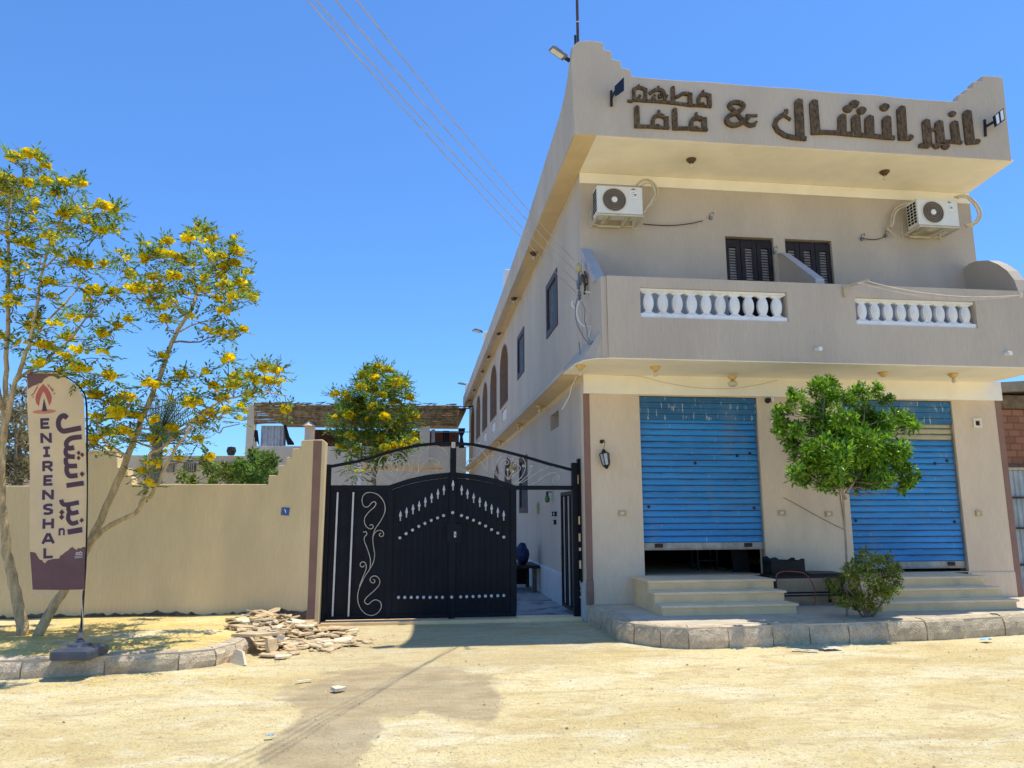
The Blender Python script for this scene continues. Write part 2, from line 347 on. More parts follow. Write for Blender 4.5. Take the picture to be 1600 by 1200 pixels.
def tag(o, label=None, cat=None, group=None, kind=None):
    if label: o['label'] = label
    if cat: o['category'] = cat
    if group: o['group'] = group
    if kind: o['kind'] = kind
    return o
def thing(name, label, cat, loc=(0,0,0), group=None):
    o = bpy.data.objects.new(name, None); col.objects.link(o); o.location = loc; o['_o'] = list(loc); o.empty_display_size = .2
    return tag(o, label, cat, group)
def dup(root, loc, rot=None, label=None, scale=None):
    r = root.copy(); col.objects.link(r); r.location = loc
    if rot is not None: r.rotation_euler = rot
    if scale is not None: r.scale = scale
    if label: r['label'] = label
    for ch in list(root.children):
        c = ch.copy(); col.objects.link(c); c.parent = r
        for g in list(ch.children):
            d = g.copy(); col.objects.link(d); d.parent = c
    return r
def catmull(pts, n=5):
    pts = [Vector(p) for p in pts]; out = []
    for i in range(len(pts)-1):
        p0, p1, p2, p3 = pts[max(i-1,0)], pts[i], pts[i+1], pts[min(i+2, len(pts)-1)]
        for k in range(n):
            t = k/n; out.append(.5*((2*p1)+(p2-p0)*t+(2*p0-5*p1+4*p2-p3)*t*t+(3*p1-p0-3*p2+p3)*t**3))
    out.append(pts[-1]); return out
def wall(mb, axis, a0, a1, z0, z1, d0, d1, holes):
    """slab spanning a (x or y) and z, thickness d0..d1, with rectangular holes (a0,a1,z0,z1)"""
    A = sorted({a0, a1, *[h[0] for h in holes], *[h[1] for h in holes]}); Z = sorted({z0, z1, *[h[2] for h in holes], *[h[3] for h in holes]})
    A = [a for a in A if a0 <= a <= a1]; Z = [z for z in Z if z0 <= z <= z1]
    solid = lambda i, j: 0 <= i < len(A)-1 and 0 <= j < len(Z)-1 and not any(h[0] <= (A[i]+A[i+1])/2 <= h[1] and h[2] <= (Z[j]+Z[j+1])/2 <= h[3] for h in holes)
    P = (lambda a, d, z: (a, d, z)) if axis == 'x' else (lambda a, d, z: (d, a, z))
    for i in range(len(A)-1):
        for j in range(len(Z)-1):
            if not solid(i, j): continue
            p, q, r, t = A[i], A[i+1], Z[j], Z[j+1]
            mb.add([P(p,d0,r),P(q,d0,r),P(q,d0,t),P(p,d0,t)], [(0,1,2,3)]); mb.add([P(p,d1,r),P(q,d1,r),P(q,d1,t),P(p,d1,t)], [(0,1,2,3)])
            for (ii, jj, u, v) in ((i-1,j,(p,r),(p,t)), (i+1,j,(q,r),(q,t)), (i,j-1,(p,r),(q,r)), (i,j+1,(p,t),(q,t))):
                if not solid(ii, jj): mb.add([P(u[0],d0,u[1]),P(v[0],d0,v[1]),P(v[0],d1,v[1]),P(u[0],d1,u[1])], [(0,1,2,3)])
    return mb

# ------------------------------------------------------------------ ground, pavement, kerbs
from mathutils import noise as mnoise
def gz(x, y):
    if not (-11 < x < 11 and 1 < y < 8.75): return -.004
    k = min(1, (8.75-y)/.5)
    rut = math.sin((x*.42+y*1.0)*5.2+2.2*mnoise.noise(Vector((x*.35, y*.35, 3.))))
    return -.004+k*(.016*mnoise.fractal(Vector((x*.9, y*.9, 0)), .8, 2., 4)+.010*mnoise.noise(Vector((x*4, y*4, 7)))+.007*rut*max(0, mnoise.noise(Vector((x*.3, y*.3, 9)))+.25))
def ground():
    mb = MB(); xs = [-400, -60, -25]+[-11+.13*i for i in range(170)]+[25, 60, 400]; ys = [-300, -30, 0]+[1+.13*i for i in range(60)]+[9.2, 13, 42, 120, 600]; nx = len(xs)
    for y in ys:
        for x in xs: mb.v.append(Vector((x, y, gz(x, y))))
    for j in range(len(ys)-1):
        for i in range(nx-1): a = j*nx+i; mb.f.append((a, a+1, a+nx+1, a+nx))
    tag(mb.build('ground', m_sand, smooth=True), kind='structure')
ground()
KR = [(2.70,12.05),(2.70,11.2),(2.70,10.25),(2.86,9.95),(3.12,9.62),(3.44,9.45),(3.98,9.46),(4.62,9.54),(5.15,9.58),(5.70,9.58),(6.30,9.64),(6.86,9.64),(7.5,9.72),(8.2,9.85),(8.75,9.97),(9.3,10.06),(9.9,10.15),(10.6,10.25),(11.4,10.35),(12.4,10.5)]
KL = [(-9.4,8.35),(-8.5,8.42),(-7.6,8.5),(-6.7,8.58),(-5.8,8.66),(-4.95,8.72),(-4.15,8.78),(-3.35,8.88),(-2.62,9.0),(-2.27,9.2),(-2.12,9.55),(-2.05,10.2),(-1.95,10.9),(-1.85,11.7)]
def kerb(pts, h, w, name, side):
    mb = MB(); mo = MB(); r = random.Random(5); P = [Vector((*p, 0)) for p in pts]
    N = []
    for i in range(len(P)):
        d = (P[min(i+1, len(P)-1)]-P[max(i-1, 0)]).normalized(); N.append(Vector((-d.y, d.x, 0))*side)
    for i in range(len(P)-1):
        a, b = P[i], P[i+1]; g = .007/(b-a).length; hh = h*(1+r.uniform(-.05,.04)); out = r.uniform(-.012,.012)
        secs = []
        for k in range(7):
            t = g+(1-2*g)*k/6; p = a.lerp(b, t); n = N[i].lerp(N[i+1], t).normalized()
            j = lambda s=.010: r.uniform(-s, s)
            e = .007 if k in (0, 6) else 0
            prof = [(-.03,-.06), (out+e+j(), .0), (out+e-.006+j(), hh*.35), (out+e+.004+j(), hh*.62), (out+e+.022+j(.007), hh-.045), (out+e+.05, hh-.012-e*.6), (.11, hh+j(.004)), (w, hh-.004), (w, -.06)]
            secs.append([p+n*x+Vector((0,0,z)) for x, z in prof])
        o = len(mb.v); m = len(secs[0])
        for s_ in secs: mb.v += s_
        for k in range(6):
            for q in range(m-1): mb.f.append((o+k*m+q, o+k*m+q+1, o+(k+1)*m+q+1, o+(k+1)*m+q))
        mb.f += [tuple(o+q for q in range(m)), tuple(o+6*m+q for q in range(m))[::-1]]
        s0, s1 = P[i]+N[i]*.035, P[i+1]+N[i+1]*.035; e0, e1 = P[i]+N[i]*(w-.01), P[i+1]+N[i+1]*(w-.01)
        z = Vector((0,0,h*.93)); mo.add([s0,s1,e1,e0,s0+z,s1+z,e1+z,e0+z], [(0,1,5,4),(4,5,6,7),(1,2,6,5),(3,0,4,7)])
    k = mb.build(name, m_kerb, smooth=False); tag(k, kind='structure')
    tag(mo.build('kerb_mortar', m_mortar, k))
kerb(KR, .272, .22, 'kerb', 1)
kerb(KL, .20, .2, 'kerb', 1)
# pavement slab in front of the shops
pv = [(p[0], p[1]) for p in KR]; inner = []
for i, p in enumerate(KR):
    a = Vector(KR[max(i-1,0)]); b = Vector(KR[min(i+1,len(KR)-1)]); d = (b-a).normalized(); inner.append((p[0]-d.y*.2, p[1]+d.x*.2))
mb = MB(); mb.ex(inner+[(12.4,12.6),(2.9,12.6)], 'z', 0, .262)
tag(mb.build('pavement', m_pave), kind='structure')
# verge of sand between the left kerb and the boundary wall
mb = MB(); rows = 9; vs = []
for i, p in enumerate(KL):
    a = Vector(KL[max(i-1,0)]); b = Vector(KL[min(i+1,len(KL)-1)]); d = (b-a).normalized(); q0 = Vector((p[0]-d.y*.17, p[1]+d.x*.17)); q1 = Vector((min(-1.95, p[0]*1.0-.1*(i > 8)), 12.4)) if i < len(KL)-1 else Vector((-1.98,12.3))
    for k in range(rows):
        t = k/(rows-1); q = q0.lerp(q1, t); mb.v.append(Vector((q.x, q.y, .178+.03*t+(.015*math.sin(q.x*3+q.y*2.3)+rng.uniform(-.008,.008) if 0 < k else 0))))
for i in range(len(KL)-1):
    for k in range(rows-1): a = i*rows+k; mb.f.append((a, a+rows, a+rows+1, a+1))
tag(mb.build('verge', m_verge, smooth=True), kind='structure')
# courtyard floor and gate threshold
mb = MB(); mb.add([(-12,12.6,.012),(2.70,12.6,.012),(2.70,38,.012),(-12,38,.012)], [(0,1,2,3)])
tag(mb.build('courtyard_paving', m_court), kind='structure')
mb = MB(); mb.box(-1.48,2.66,12.12,12.55,-.02,.045); tag(mb.build('threshold', m_stone, bevel=.01), kind='structure')

# ------------------------------------------------------------------ the two-storey building
YF, YR, YB, X0, X1, YE = 12.0, 10.68, 10.65, 2.71, 10.40, 41.0
B = thing('two_storey_building', 'two-storey beige plastered restaurant building with blue shop shutters and overhanging balcony', 'building')
SH1 = (PY(998.6,619,YF).x, PY(1182,621,YF).x); SH2 = (PY(1321,700,YF).x, PY(1486,626,YF).x)
W1 = (5.36, 6.27); W2 = (6.49, 7.39)
# lower and upper front walls
mb = MB(); wall(mb, 'x', X0, X1, .0, 4.02, YF, YF+.22, [(SH1[0], SH1[1], .7, 3.67), (SH2[0], SH2[1], .7, 3.67)])
mb.build('front_wall', m_plaster, B)
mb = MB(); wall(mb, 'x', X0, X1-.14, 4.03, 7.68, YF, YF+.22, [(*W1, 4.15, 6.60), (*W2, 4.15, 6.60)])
mb.build('upper_front_wall', m_plaster_shade, B)
# long side wall with windows, arches, vent
YA = YF+.22
wins = [(14.22, 15.44, 5.50, 6.60), (19.05, 20.31, 5.47, 6.60)]
arches = [(22.74, 25.0, 5.22, 6.45, 7.22), (26.2, 28.55, 5.22, 6.45, 7.22), (29.9, 32.2, 5.22, 6.45, 7.22), (33.5, 35.8, 5.22, 6.45, 7.22), (37.2, 39.5, 5.22, 6.45, 7.22)]
bals = [(23.1,24.5,4.72,5.08),(26.6,28.05,4.72,5.08),(30.3,31.7,4.72,5.08),(33.9,35.3,4.72,5.08)]
garch = [(21.9, 23.6, 1.2, 2.7, 3.42), (25.4, 27.0, 1.2, 2.7, 3.42)]
gwin = (18.62, 20.03, 1.77, 3.14); vent = (14.25, 15.19, 3.40, 3.73)
holes = wins + [gwin, vent] + bals + [(a, b, z0, zt) for a, b, z0, zs, zt in arches+garch]
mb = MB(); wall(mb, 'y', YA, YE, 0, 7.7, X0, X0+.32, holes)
for a, b, z0, zs, zt in arches+garch:       # spandrels above each pointed arch
    m_ = (a+b)/2; n = 10
    for sgn in (-1, 1):
        arc = [(m_+sgn*(b-a)/2*math.cos(t*math.pi/2/n), zs+(zt-zs)*math.sin(t*math.pi/2/n)) for t in range(n+1)]
        e = m_+sgn*(b-a)/2
        for i in range(n):
            p, q = arc[i], arc[i+1]
            mb.add([(X0,p[0],p[1]),(X0,q[0],q[1]),(X0,q[0],zt),(X0,p[0],zt)], [(0,1,2,3)])
            mb.add([(X0,p[0],p[1]),(X0,q[0],q[1]),(X0+.32,q[0],q[1]),(X0+.32,p[0],p[1])], [(0,1,2,3)])
mb.build('side_wall', m_plaster_shade, B)
mb = MB(); mb.box(X0+.01, X1, YE, YE+.25, 0, 7.7); mb.box(X1-.25, X1, YA, YE, 0, 4.01); mb.box(X1-.39, X1-.14, YA, YE, 4.03, 7.7); mb.build('rear_wall', m_plaster_shade, B)
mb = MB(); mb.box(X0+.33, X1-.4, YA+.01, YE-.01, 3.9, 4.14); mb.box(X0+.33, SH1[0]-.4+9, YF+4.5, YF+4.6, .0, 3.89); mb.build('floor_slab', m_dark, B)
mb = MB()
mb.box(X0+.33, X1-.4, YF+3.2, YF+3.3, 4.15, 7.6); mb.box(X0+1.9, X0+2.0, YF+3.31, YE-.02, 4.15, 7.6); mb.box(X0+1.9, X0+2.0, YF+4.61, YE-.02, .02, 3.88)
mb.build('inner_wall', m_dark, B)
# arch linings and window grilles of the side wall
for a, b, z0, zs, zt in arches+garch:
    mb = MB(); m_ = (a+b)/2; hw = (b-a)/2-.012
    loop = [(m_-hw, z0+.012)] + [(m_-hw*math.cos(t*math.pi/20), zs+(zt-zs-.012)*math.sin(t*math.pi/20)) for t in range(0, 21)]
    loop = [(m_+hw, z0+.012), (m_-hw, z0+.012)] + [(m_-hw*math.cos(t*math.pi/20), zs+(zt-zs-.012)*abs(math.sin(t*math.pi/20))) for t in range(0, 21)]
    k = len(loop)
    for i in range(k):
        p, q = loop[i], loop[(i+1) % k]
        mb.add([(X0-.012,p[0],p[1]),(X0-.012,q[0],q[1]),(X0+.34,q[0],q[1]),(X0+.34,p[0],p[1])], [(0,1,2,3)])
        c = Vector((m_, (z0+zt)/2)); gp = Vector(p)+(Vector(p)-c).normalized()*.05; gq = Vector(q)+(Vector(q)-c).normalized()*.05
        mb.add([(X0-.012,p[0],p[1]),(X0-.012,q[0],q[1]),(X0-.012,gq.x,gq.y),(X0-.012,gp.x,gp.y)], [(0,1,2,3)])
    mb.build('arch_surround', m_archin, B)
    mb = MB(); mb.bar((X0+.25, m_-hw, z0+.5), (X0+.25, m_+hw, z0+.5), .05)
    for t in range(1, 8): mb.bar((X0+.25, m_-hw+2*hw*t/8, z0+.01), (X0+.25, m_-hw+2*hw*t/8, z0+.5), .025)
    mb.build('arch_rail', m_darkwood, B)
for a, b, z0, z1 in bals:
    mb = MB(); mb.box(X0+.04, X0+.12, a+.01, b-.01, z0+.01, z1-.01)
    for t in range(5): mb.lathe([(.0,-.012),(.10,-.012),(.09,.0),(.0,.004)], (X0+.036, a+(b-a)*(t+.5)/5, (z0+z1)/2), 12, 'x')
    mb.build('balustrade_panel', m_white, B)
for a, b, z0, z1 in wins+[gwin]:
    wf = MB(); t = .09
    for bx in ((a-.05,a+t,z0-.05,z1+.05),(b-t,b+.05,z0-.05,z1+.05),(a+t,b-t,z1-t,z1+.05),(a+t,b-t,z0-.05,z0+t)): wf.box(X0-.02, X0+.07, bx[0], bx[1], bx[2], bx[3])
    w = wf.build('window', m_darkwood, B, bevel=.006); w.data.materials[0] = M('plum_brown_wood', (.075,.045,.042), .6, .2, 8) if 'plum_brown_wood' not in bpy.data.materials else bpy.data.materials['plum_brown_wood']
    g = MB(); n = 6
    for i in range(1, n): y = a+t+(b-a-2*t)*i/n; g.bar((X0+.03,y,z0+t), (X0+.03,y,z1-t), .03)
    g.build('grille', m_silver if False else m_lead, w)
    g = MB(); g.box(X0+.09, X0+.1, a+.02, b-.02, z0+.02, z1-.02); g.build('pane', m_farw, w)
mb = MB(); mb.box(X0+.2, X0+.22, vent[0]+.01, vent[1]-.01, vent[2]+.01, vent[3]-.01); mb.build('vent', m_concrete, B)
# ledge over the ground floor on the side, with its cream soffit tinted tan for bounced light
mb = MB(); mb.ex([(X0+.004,4.03),(2.37,4.03),(2.37,4.11),(X0+.004,4.48)], 'y', YF+.0, YE); mb.build('side_ledge', m_plaster_shade, B)
mb = MB(); mb.ex([(X0-.003,3.90),(X0-.02,3.99),(2.38,4.026),(X0-.003,4.026)], 'y', YF+.005, YE); mb.build('ledge_soffit', m_tan, B)
# eave, side parapet, roof
sp = [(10.83,9.26),(11.1,8.98),(11.4,8.78),(11.9,8.66),(12.9,8.60),(14.3,8.50),(16,8.36),(20,8.26),(26,8.2),(41,8.15)]
mb = MB(); mb.ex([(10.83,7.68)]+sp+[] if False else [(10.83,7.68)]+sp+[(41,7.56)], 'x', 2.35, 2.50); mb.build('side_parapet', m_plaster_shade, B)
mb = MB(); mb.ex([(2.36,10.70),(X0-.002,10.70),(X0-.002,41),(2.36,41)], 'z', 7.655, 7.675)
s_ = mb.build('eave_soffit', m_tan, B)
mb = MB(); mb.box(2.51, 10.06, 10.84, 41, 7.70, 7.86); mb.build('roof', m_concrete, B)
mb = MB(); mb.prism([(X0+.0,10.69,7.66),(10.06,10.69,7.66),(10.22,12.0,7.66),(X0,12.0,7.66)], [(X0,10.69,7.69),(10.06,10.69,7.69),(10.22,12.0,7.69),(X0,12.0,7.69)])
mb.build('roof_soffit', m_cream, B)
mb = MB(); mb.box(X0+.002, 10.24, YF-.03, YF-.001, 7.46, 7.655); mb.build('cream_band', m_cream, B)
mb = MB(); mb.box(X0+.002, X1-.002, YF-.03, YF-.001, 3.69, 4.03); mb.box(X1-.001, X1+.03, YF-.03, YF+6, 3.69, 4.03); mb.build('cream_band', m_cream, B)
# front fascia with stepped corners
fp = [(900,203),(893,90),(895,72),(903,65),(916,63),(932,64),(943,67),(943,77),(956,80),(956,92),(970,95),(971,105),(985,109),(988,119)]
fp += [(988+(1491-988)*t/12, 119.5+(159-119.5)*t/12-1.2*math.sin(t*math.pi/12)+(.6 if t % 3 else -.5)) for t in range(1, 13)]
fp += [(1497,158),(1498,147),(1508,146),(1509,139),(1520,138),(1521,127),(1534,127),(1535,118),(1556,119),(1567,121),(1581,252.5)]
pts = [PY(x, y, YR) for x, y in fp]; zb = 7.665
pts[0].z = zb; pts[0].x = 2.35; pts[-1].z = zb
mb = MB(); mb.ex([(p.x, p.z) for p in pts], 'y', YR, YR+.15); mb.build('front_fascia', m_plaster_shade, B, bevel=.012)
mb = MB(); mb.ex([(10.83,7.68),(10.83,9.2),(11.5,8.72),(41,8.4),(41,7.68)], 'x', 9.93, 10.08); mb.build('side_parapet', m_plaster_shade, B)
for px, py in ((787,408), (755,515), (727,598)):            # little upstands along the parapet
    p = PX(px, py+30, 2.35); mb = MB(); mb.box(2.36, 2.62, p.y-.2, p.y+.25, 8.1, {787: 8.75, 755: 8.62, 727: 8.62}[px]); mb.build('upstand', m_white if px == 787 else m_cream, B, bevel=.02)
# balcony
o1 = (3.33, 5.73, 4.67, 5.15); o2 = (6.88, 8.99, 4.66, 5.11)
mb = MB(); wall(mb, 'x', 2.81, 10.20, 4.03, 5.32, YB, YB+.17, [o1, o2]); mb.build('balcony_wall', m_plaster_shade, B, bevel=.012)
mb = MB(); mb.ex([(10.68,4.04),(12.0,4.04),(12.0,6.23),(11.85,6.17),(11.05,5.43),(10.98,5.33),(10.68,5.31)], 'x', 2.72, 2.808); mb.build('balcony_cheek', m_plaster_shade, B)
mb = MB(); mb.ex([(12.0,6.10),(12.0,6.245),(11.85,6.185),(11.02,5.445),(10.95,5.33),(11.1,5.33)], 'x', 2.69, 2.87); mb.build('cheek_coping', m_greytop, B, bevel=.008)
# flared moulding wrapping the balcony's near corner
lo = [(2.83,YB+.005),(2.62,YB+.06),(2.47,YB+.22),(2.40,YB+.5),(2.375,11.6),(2.37,12.0),(2.83,12.0)]
mi = [(2.83,YB+.008),(2.64,YB+.07),(2.50,YB+.24),(2.44,YB+.5),(2.40,11.6),(2.39,12.0),(2.83,12.0)]
hi = [(2.83,YB+.02),(2.78,YB+.05),(2.74,YB+.10),(2.716,YB+.3),(2.712,11.6),(2.712,12.0),(2.83,12.0)]
mb = MB(); mb.prism([(*p,4.035) for p in lo], [(*p,4.10) for p in mi]); mb.prism([(*p,4.101) for p in mi], [(*p,4.50) for p in hi]); mb.build('corner_moulding', m_plaster_shade, B)
mb = MB(); mb.ex([(2.83,YB+.01),(2.62,YB+.07),(2.47,YB+.23),(2.40,YB+.5),(2.375,11.6),(2.37,11.99),(10.21,11.99),(10.21,YB+.01)], 'z', 4.012, 4.029); mb.build('balcony_soffit', m_cream, B)
mb = MB(); mb.box(2.84, 10.2, YB+.18, 11.99, 4.05, 4.14); mb.build('balcony_floor', m_concrete, B)
mb = MB()                                                    # quarter round cheek on the far side
arc = [(12.0-.0,6.18),(11.85,6.22),(11.65,6.2),(11.4,6.12),(11.2,5.98),(11.02,5.80),(10.9,5.6),(10.84,5.36)]
mb.ex([(12.0,4.15)]+arc+[(10.84,4.15)], 'x', 9.98, 10.18); mb.build('balcony_cheek', m_plaster_shade, B)
mb = MB(); mb.ex([(12.0,4.15),(12.0,6.28),(11.86,6.24),(10.83,5.42),(10.83,4.15)], 'x', 6.34, 6.46); mb.build('balcony_divider', m_plaster_shade, B)
mb = MB(); mb.ex([(12.0,6.281),(12.0,6.31),(11.85,6.27),(10.80,5.45),(10.80,5.33),(10.825,5.33),(10.825,5.425),(11.86,6.242)], 'x', 6.325, 6.475); mb.build('divider_coping', m_greytop, B)
# balustrades: interlaced rings between two rails
def balustrade(o, n, off):
    x0, x1, z0, z1 = o; f = MB(); ya, yb = YB+.055, YB+.115; H = z1-z0; e = .03; p = (x1-x0-2*e)/n
    f.box(x0+.004, x1-.004, YB+.02, YB+.14, z0+.002, z0+.075); f.box(x0+.004, x1-.004, YB+.03, YB+.13, z1-.045, z1-.002)
    t = f.build('balustrade', m_white, B, bevel=.006)
    a0, a1 = z0+.076, z1-.046; zc = (a0+a1)/2; hh = (a1-a0)/2
    for i in range(n):                                      # interlaced ring arcs thicken the rails at each baluster
        xc = x0+e+p*(i+.5); half = p*.5-.001
        for sg in (1, -1):
            w = MB(); zr = a1 if sg > 0 else a0; dp = hh*.42
            low = [(xc+half*s/8, zr-sg*(.010+dp*(1-abs(s)/8)**1.5)) for s in range(-8, 9)]
            w.ex([(low[0][0], zr)]+low+[(low[-1][0], zr)], 'y', ya+.004, yb-.004); w.build('ring_spandrel', m_white, t)
    for i in range(n):
        b = MB(); xc = x0+e+p*(i+.5)
        def lens(s, y0, y1):
            q = []
            for k in range(11): a = -1+2*k/10; q.append((xc+s*p*.35*(1-a*a)**.72, zc+s*a*hh*.97))
            for k in range(1, 10): a = 1-2*k/10; q.append((xc-s*p*.35*(1-a*a)**.72, zc+s*a*hh*.97))
            b.ex(q, 'y', y0, y1)
        lens(1, ya-.002, yb+.002); lens(.74, ya-.014, ya-.0025); lens(.5, ya-.022, ya-.0145); lens(.22, ya-.03, ya-.0225)
        b.build('baluster', m_white, t)
balustrade(o1, 10, 0); balustrade(o2, 9, 0)
# upper louvred doors
for k, (xa, xb) in enumerate((W1, W2)):
    d = MB(); d.box(xa+.004, xb-.004, YF+.10, YF+.16, 4.16, 6.594)
    D = d.build('balcony_door', m_darkwood, B); n = 3; w = (xb-xa)/n
    fr = MB()
    for i in range(n):
        for (u0, u1) in ((.02,.27), (.72,.98)): fr.box(xa+w*(i+u0), xa+w*(i+u1), YF+.055, YF+.099, 4.2, 6.56)
        fr.box(xa+w*(i+.271), xa+w*(i+.719), YF+.058, YF+.098, 6.42, 6.555); fr.box(xa+w*(i+.271), xa+w*(i+.719), YF+.058, YF+.098, 5.35, 5.5)
    fr.build('door_frame', m_darkwood, D)
    for i in range(n):
        s = MB(); z = 5.52
        while z < 6.40: s.add([(xa+w*(i+.275),YF+.066,z),(xa+w*(i+.715),YF+.066,z),(xa+w*(i+.715),YF+.097,z+.045),(xa+w*(i+.275),YF+.097,z+.045)], [(0,1,2,3)]); z += .05
        s.build('louvre', m_slat, D)
# brown corner stripes, plinth, step-up coping
mb = MB(); mb.box(X0-.004, X0+.10, YF-.006, YF+.02, .26, 3.688); mb.build('brown_stripe', m_brown, B)
mb = MB(); mb.box(X1-.11, X1+.006, YF-.006, YF+1.2, .26, 3.688); mb.build('brown_stripe', m_brown, B)
for a_, b_, z_ in ((X0+.101, SH1[0]-.05, .69), (SH2[1]+.02, X1-.111, .69), (SH1[1]+.05, SH2[0]-.05, .60)):
    mb = MB(); mb.box(a_, b_, YF-.018, YF-.001, .26, z_); mb.build('plinth', m_plaster, B, bevel=.008)
mb = MB(); mb.ex([(X0-.001,0),(X0-.045,0),(X0-.04,.56),(X0-.001,.60)], 'y', YF+.02, YE); mb.build('plinth', M('pale_plinth_paint', (.52,.50,.47), .85, .06, 3, .2, 30), B)
mb = MB(); mb.box(X0-.02, X0+.104, YF-.03, YF-.007, .26, .64); mb.build('stripe_foot', m_brown, B, bevel=.006)
# roller shutters
def shutter(x0, x1, ztop, zbox, zbot, buff, name):
    s = MB(); y = YF+.09; z = zbot+.10; pitch = .105; k = 0; ed = MB()
    while z < zbox+.1:
        zt = min(z+pitch, zbox+.12)
        s.ex([(y,z),(y-.014,z+.012),(y-.017,z+pitch*.5),(y-.012,zt-.016),(y,zt-.008),(y+.012,zt-.004),(y+.012,z)], 'x', x0+.012, x1-.012) if not (buff and z > zbox-.28) else None
        ed.box(x0+.014, x1-.014, y-.0185-.002*(k % 2), y-.0165+.003, zt-.022, zt-.012); k += 1
        z += pitch
    
    S = s.build('roller_shutter', m_blue, B); ed.build('slat_edge', m_slated, S)
    if buff:
        s = MB(); z = zbot+.10
        while z < zbox+.1:
            if z > zbox-.28: s.ex([(y,z),(y-.014,z+.012),(y-.017,z+pitch*.5),(y-.012,z+pitch-.016),(y,z+pitch-.008),(y+.012,z+pitch-.004),(y+.012,z)], 'x', x0+.012, x1-.012)
            z += pitch
        s.build('buff_slat', m_buff, S)
    b = MB()
    for i in range(4):
        h = (ztop-zbox)/4; b.box(x0+.004, x1-.004, y-.06-.004*(i % 2), y-.03, zbox+h*i+.004, zbox+h*(i+1)-.004)
    b.box(x0+.005, x1-.005, y-.034, y+.03, zbox-.0, ztop-.004)
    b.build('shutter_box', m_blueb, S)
    r = MB(); r.box(x0+.014, x1-.014, y-.022, y+.02, zbot, zbot+.098); r.box(x0+.014, x1-.014, y-.035, y+.02, zbot-.02, zbot-.001)
    rr = r.build('bottom_rail', m_steel, S, bevel=.004)
    for u in (.13, .87):
        h = MB(); xx = x0+(x1-x0)*u; h.box(xx-.07, xx+.07, y-.03, y-.0225, zbot+.02, zbot+.085)
        h.build('pull_handle', M('rusty_iron', (.05,.03,.022), .8, .3, 8) if 'rusty_iron' not in bpy.data.materials else bpy.data.materials['rusty_iron'], rr)
    for u0, u1 in ((x0+.002, x0+.011), (x1-.011, x1-.002)): g = MB(); g.box(u0, u1, y-.05, y+.04, .705, zbox); g.build('guide_rail', m_steel, S)
    for u, v in ((.06,.32), (.94,.31), (.46,.66), (.82,.72), (.93,.74)):
        l = MB(); l.lathe([(.0,-.012),(.022,-.012),(.028,0),(.0,.002)], (x0+(x1-x0)*u, y-.018, zbot+(zbox-zbot)*v), 10, 'y'); l.build('lock', m_black2, S)
shutter(SH1[0], SH1[1], 3.66, 3.27, PY(1095,857,YF+.09).z, False, 'a')
shutter(SH2[0], SH2[1], 3.66, 3.25, .775, True, 'b')
# lining of the shop openings
mb = MB()
for xa, xb in (SH1, SH2):
    mb.box(xa-.012, xa-.001, YF-.008, YF-.001, .7, 3.68) if False else None
    mb.box(xa+.02, xb-.02, YF+.0, YF+4.4, .60, .69)
mb.build('shop_floor', m_stone, B)
# things half seen under the raised shutter
t = thing('storage_rack', 'dark storage rack standing inside the half-open left shop', 'rack', (5.1, 13.2, .69))
mb = MB()
for dx in (0, .36):
    for dy in (0, .3): mb.bar((5.0+dx,13.1+dy,.69),(5.0+dx,13.1+dy,1.75),.03)
mb.build('frame', m_black2, t)
for z in (.85, 1.1, 1.4): mb = MB(); mb.box(4.98,5.38,13.08,13.42,z,z+.02); mb.build('shelf', m_black2, t)
t = thing('wooden_board', 'brown board leaning inside the half-open left shop', 'board', (5.62, 12.7, .69)); mb = MB(); mb.ex([(12.6,.69),(12.64,.69),(12.86,1.9),(12.82,1.9)], 'x', 5.45, 5.75); mb.build('panel', m_darkwood, t)

# ------------------------------------------------------------------ sign lettering on the fascia
LT = thing('sign_lettering', 'brown woven rope Arabic lettering fixed along the roof fascia', 'sign', (6, YR, 8))
def word(strokes, dots, S, w_def=30):
    mb = MB(); x0, y0, s = S; k = 0
    fm = lambda x, y, d: PY(x0+x/s, y0+y/s, YR) + Vector((0, -d, 0))
    for st in strokes:
        p, w = st[0], st[1]
        if len(st) > 2: p = [tuple(q) for q in catmull([(a, b, 0) for a, b in p], 5)]; p = [(a, b) for a, b, c in p]
        mb.ribbon(p, [x*1.0 for x in w] if isinstance(w, list) and len(w) == len(p) else (w if not isinstance(w, list) else w[0]), fm, .035, k); k += 1
    for (x, y, rx, ry) in dots:
        n = 14; a = [(x+rx*math.cos(i*2*math.pi/n)*(1+.06*math.sin(i*5)), y+ry*math.sin(i*2*math.pi/n)*(1+.06*math.cos(i*3))) for i in range(n)]
        mb.prism([fm(*q, .034+.0011*k) for q in a], [fm(*q, 0) for q in a]); k += 1
    return mb.build('word', m_letter, LT)
A_ = (970, 120, 5.714); B_ = (1190, 130, 6.4); C_ = (1400, 150, 8)
def post(x0, y0, x1, y1, w):                     # an upright with a chiselled top
    n = 4; p = [(x0+(x1-x0)*i/n, y0+(y1-y0)*i/n) for i in range(n+1)]
    return (([(x0-w*.12, y0-w*.22)]+p), [w*.30]+[w*.95]+[w]*(n))
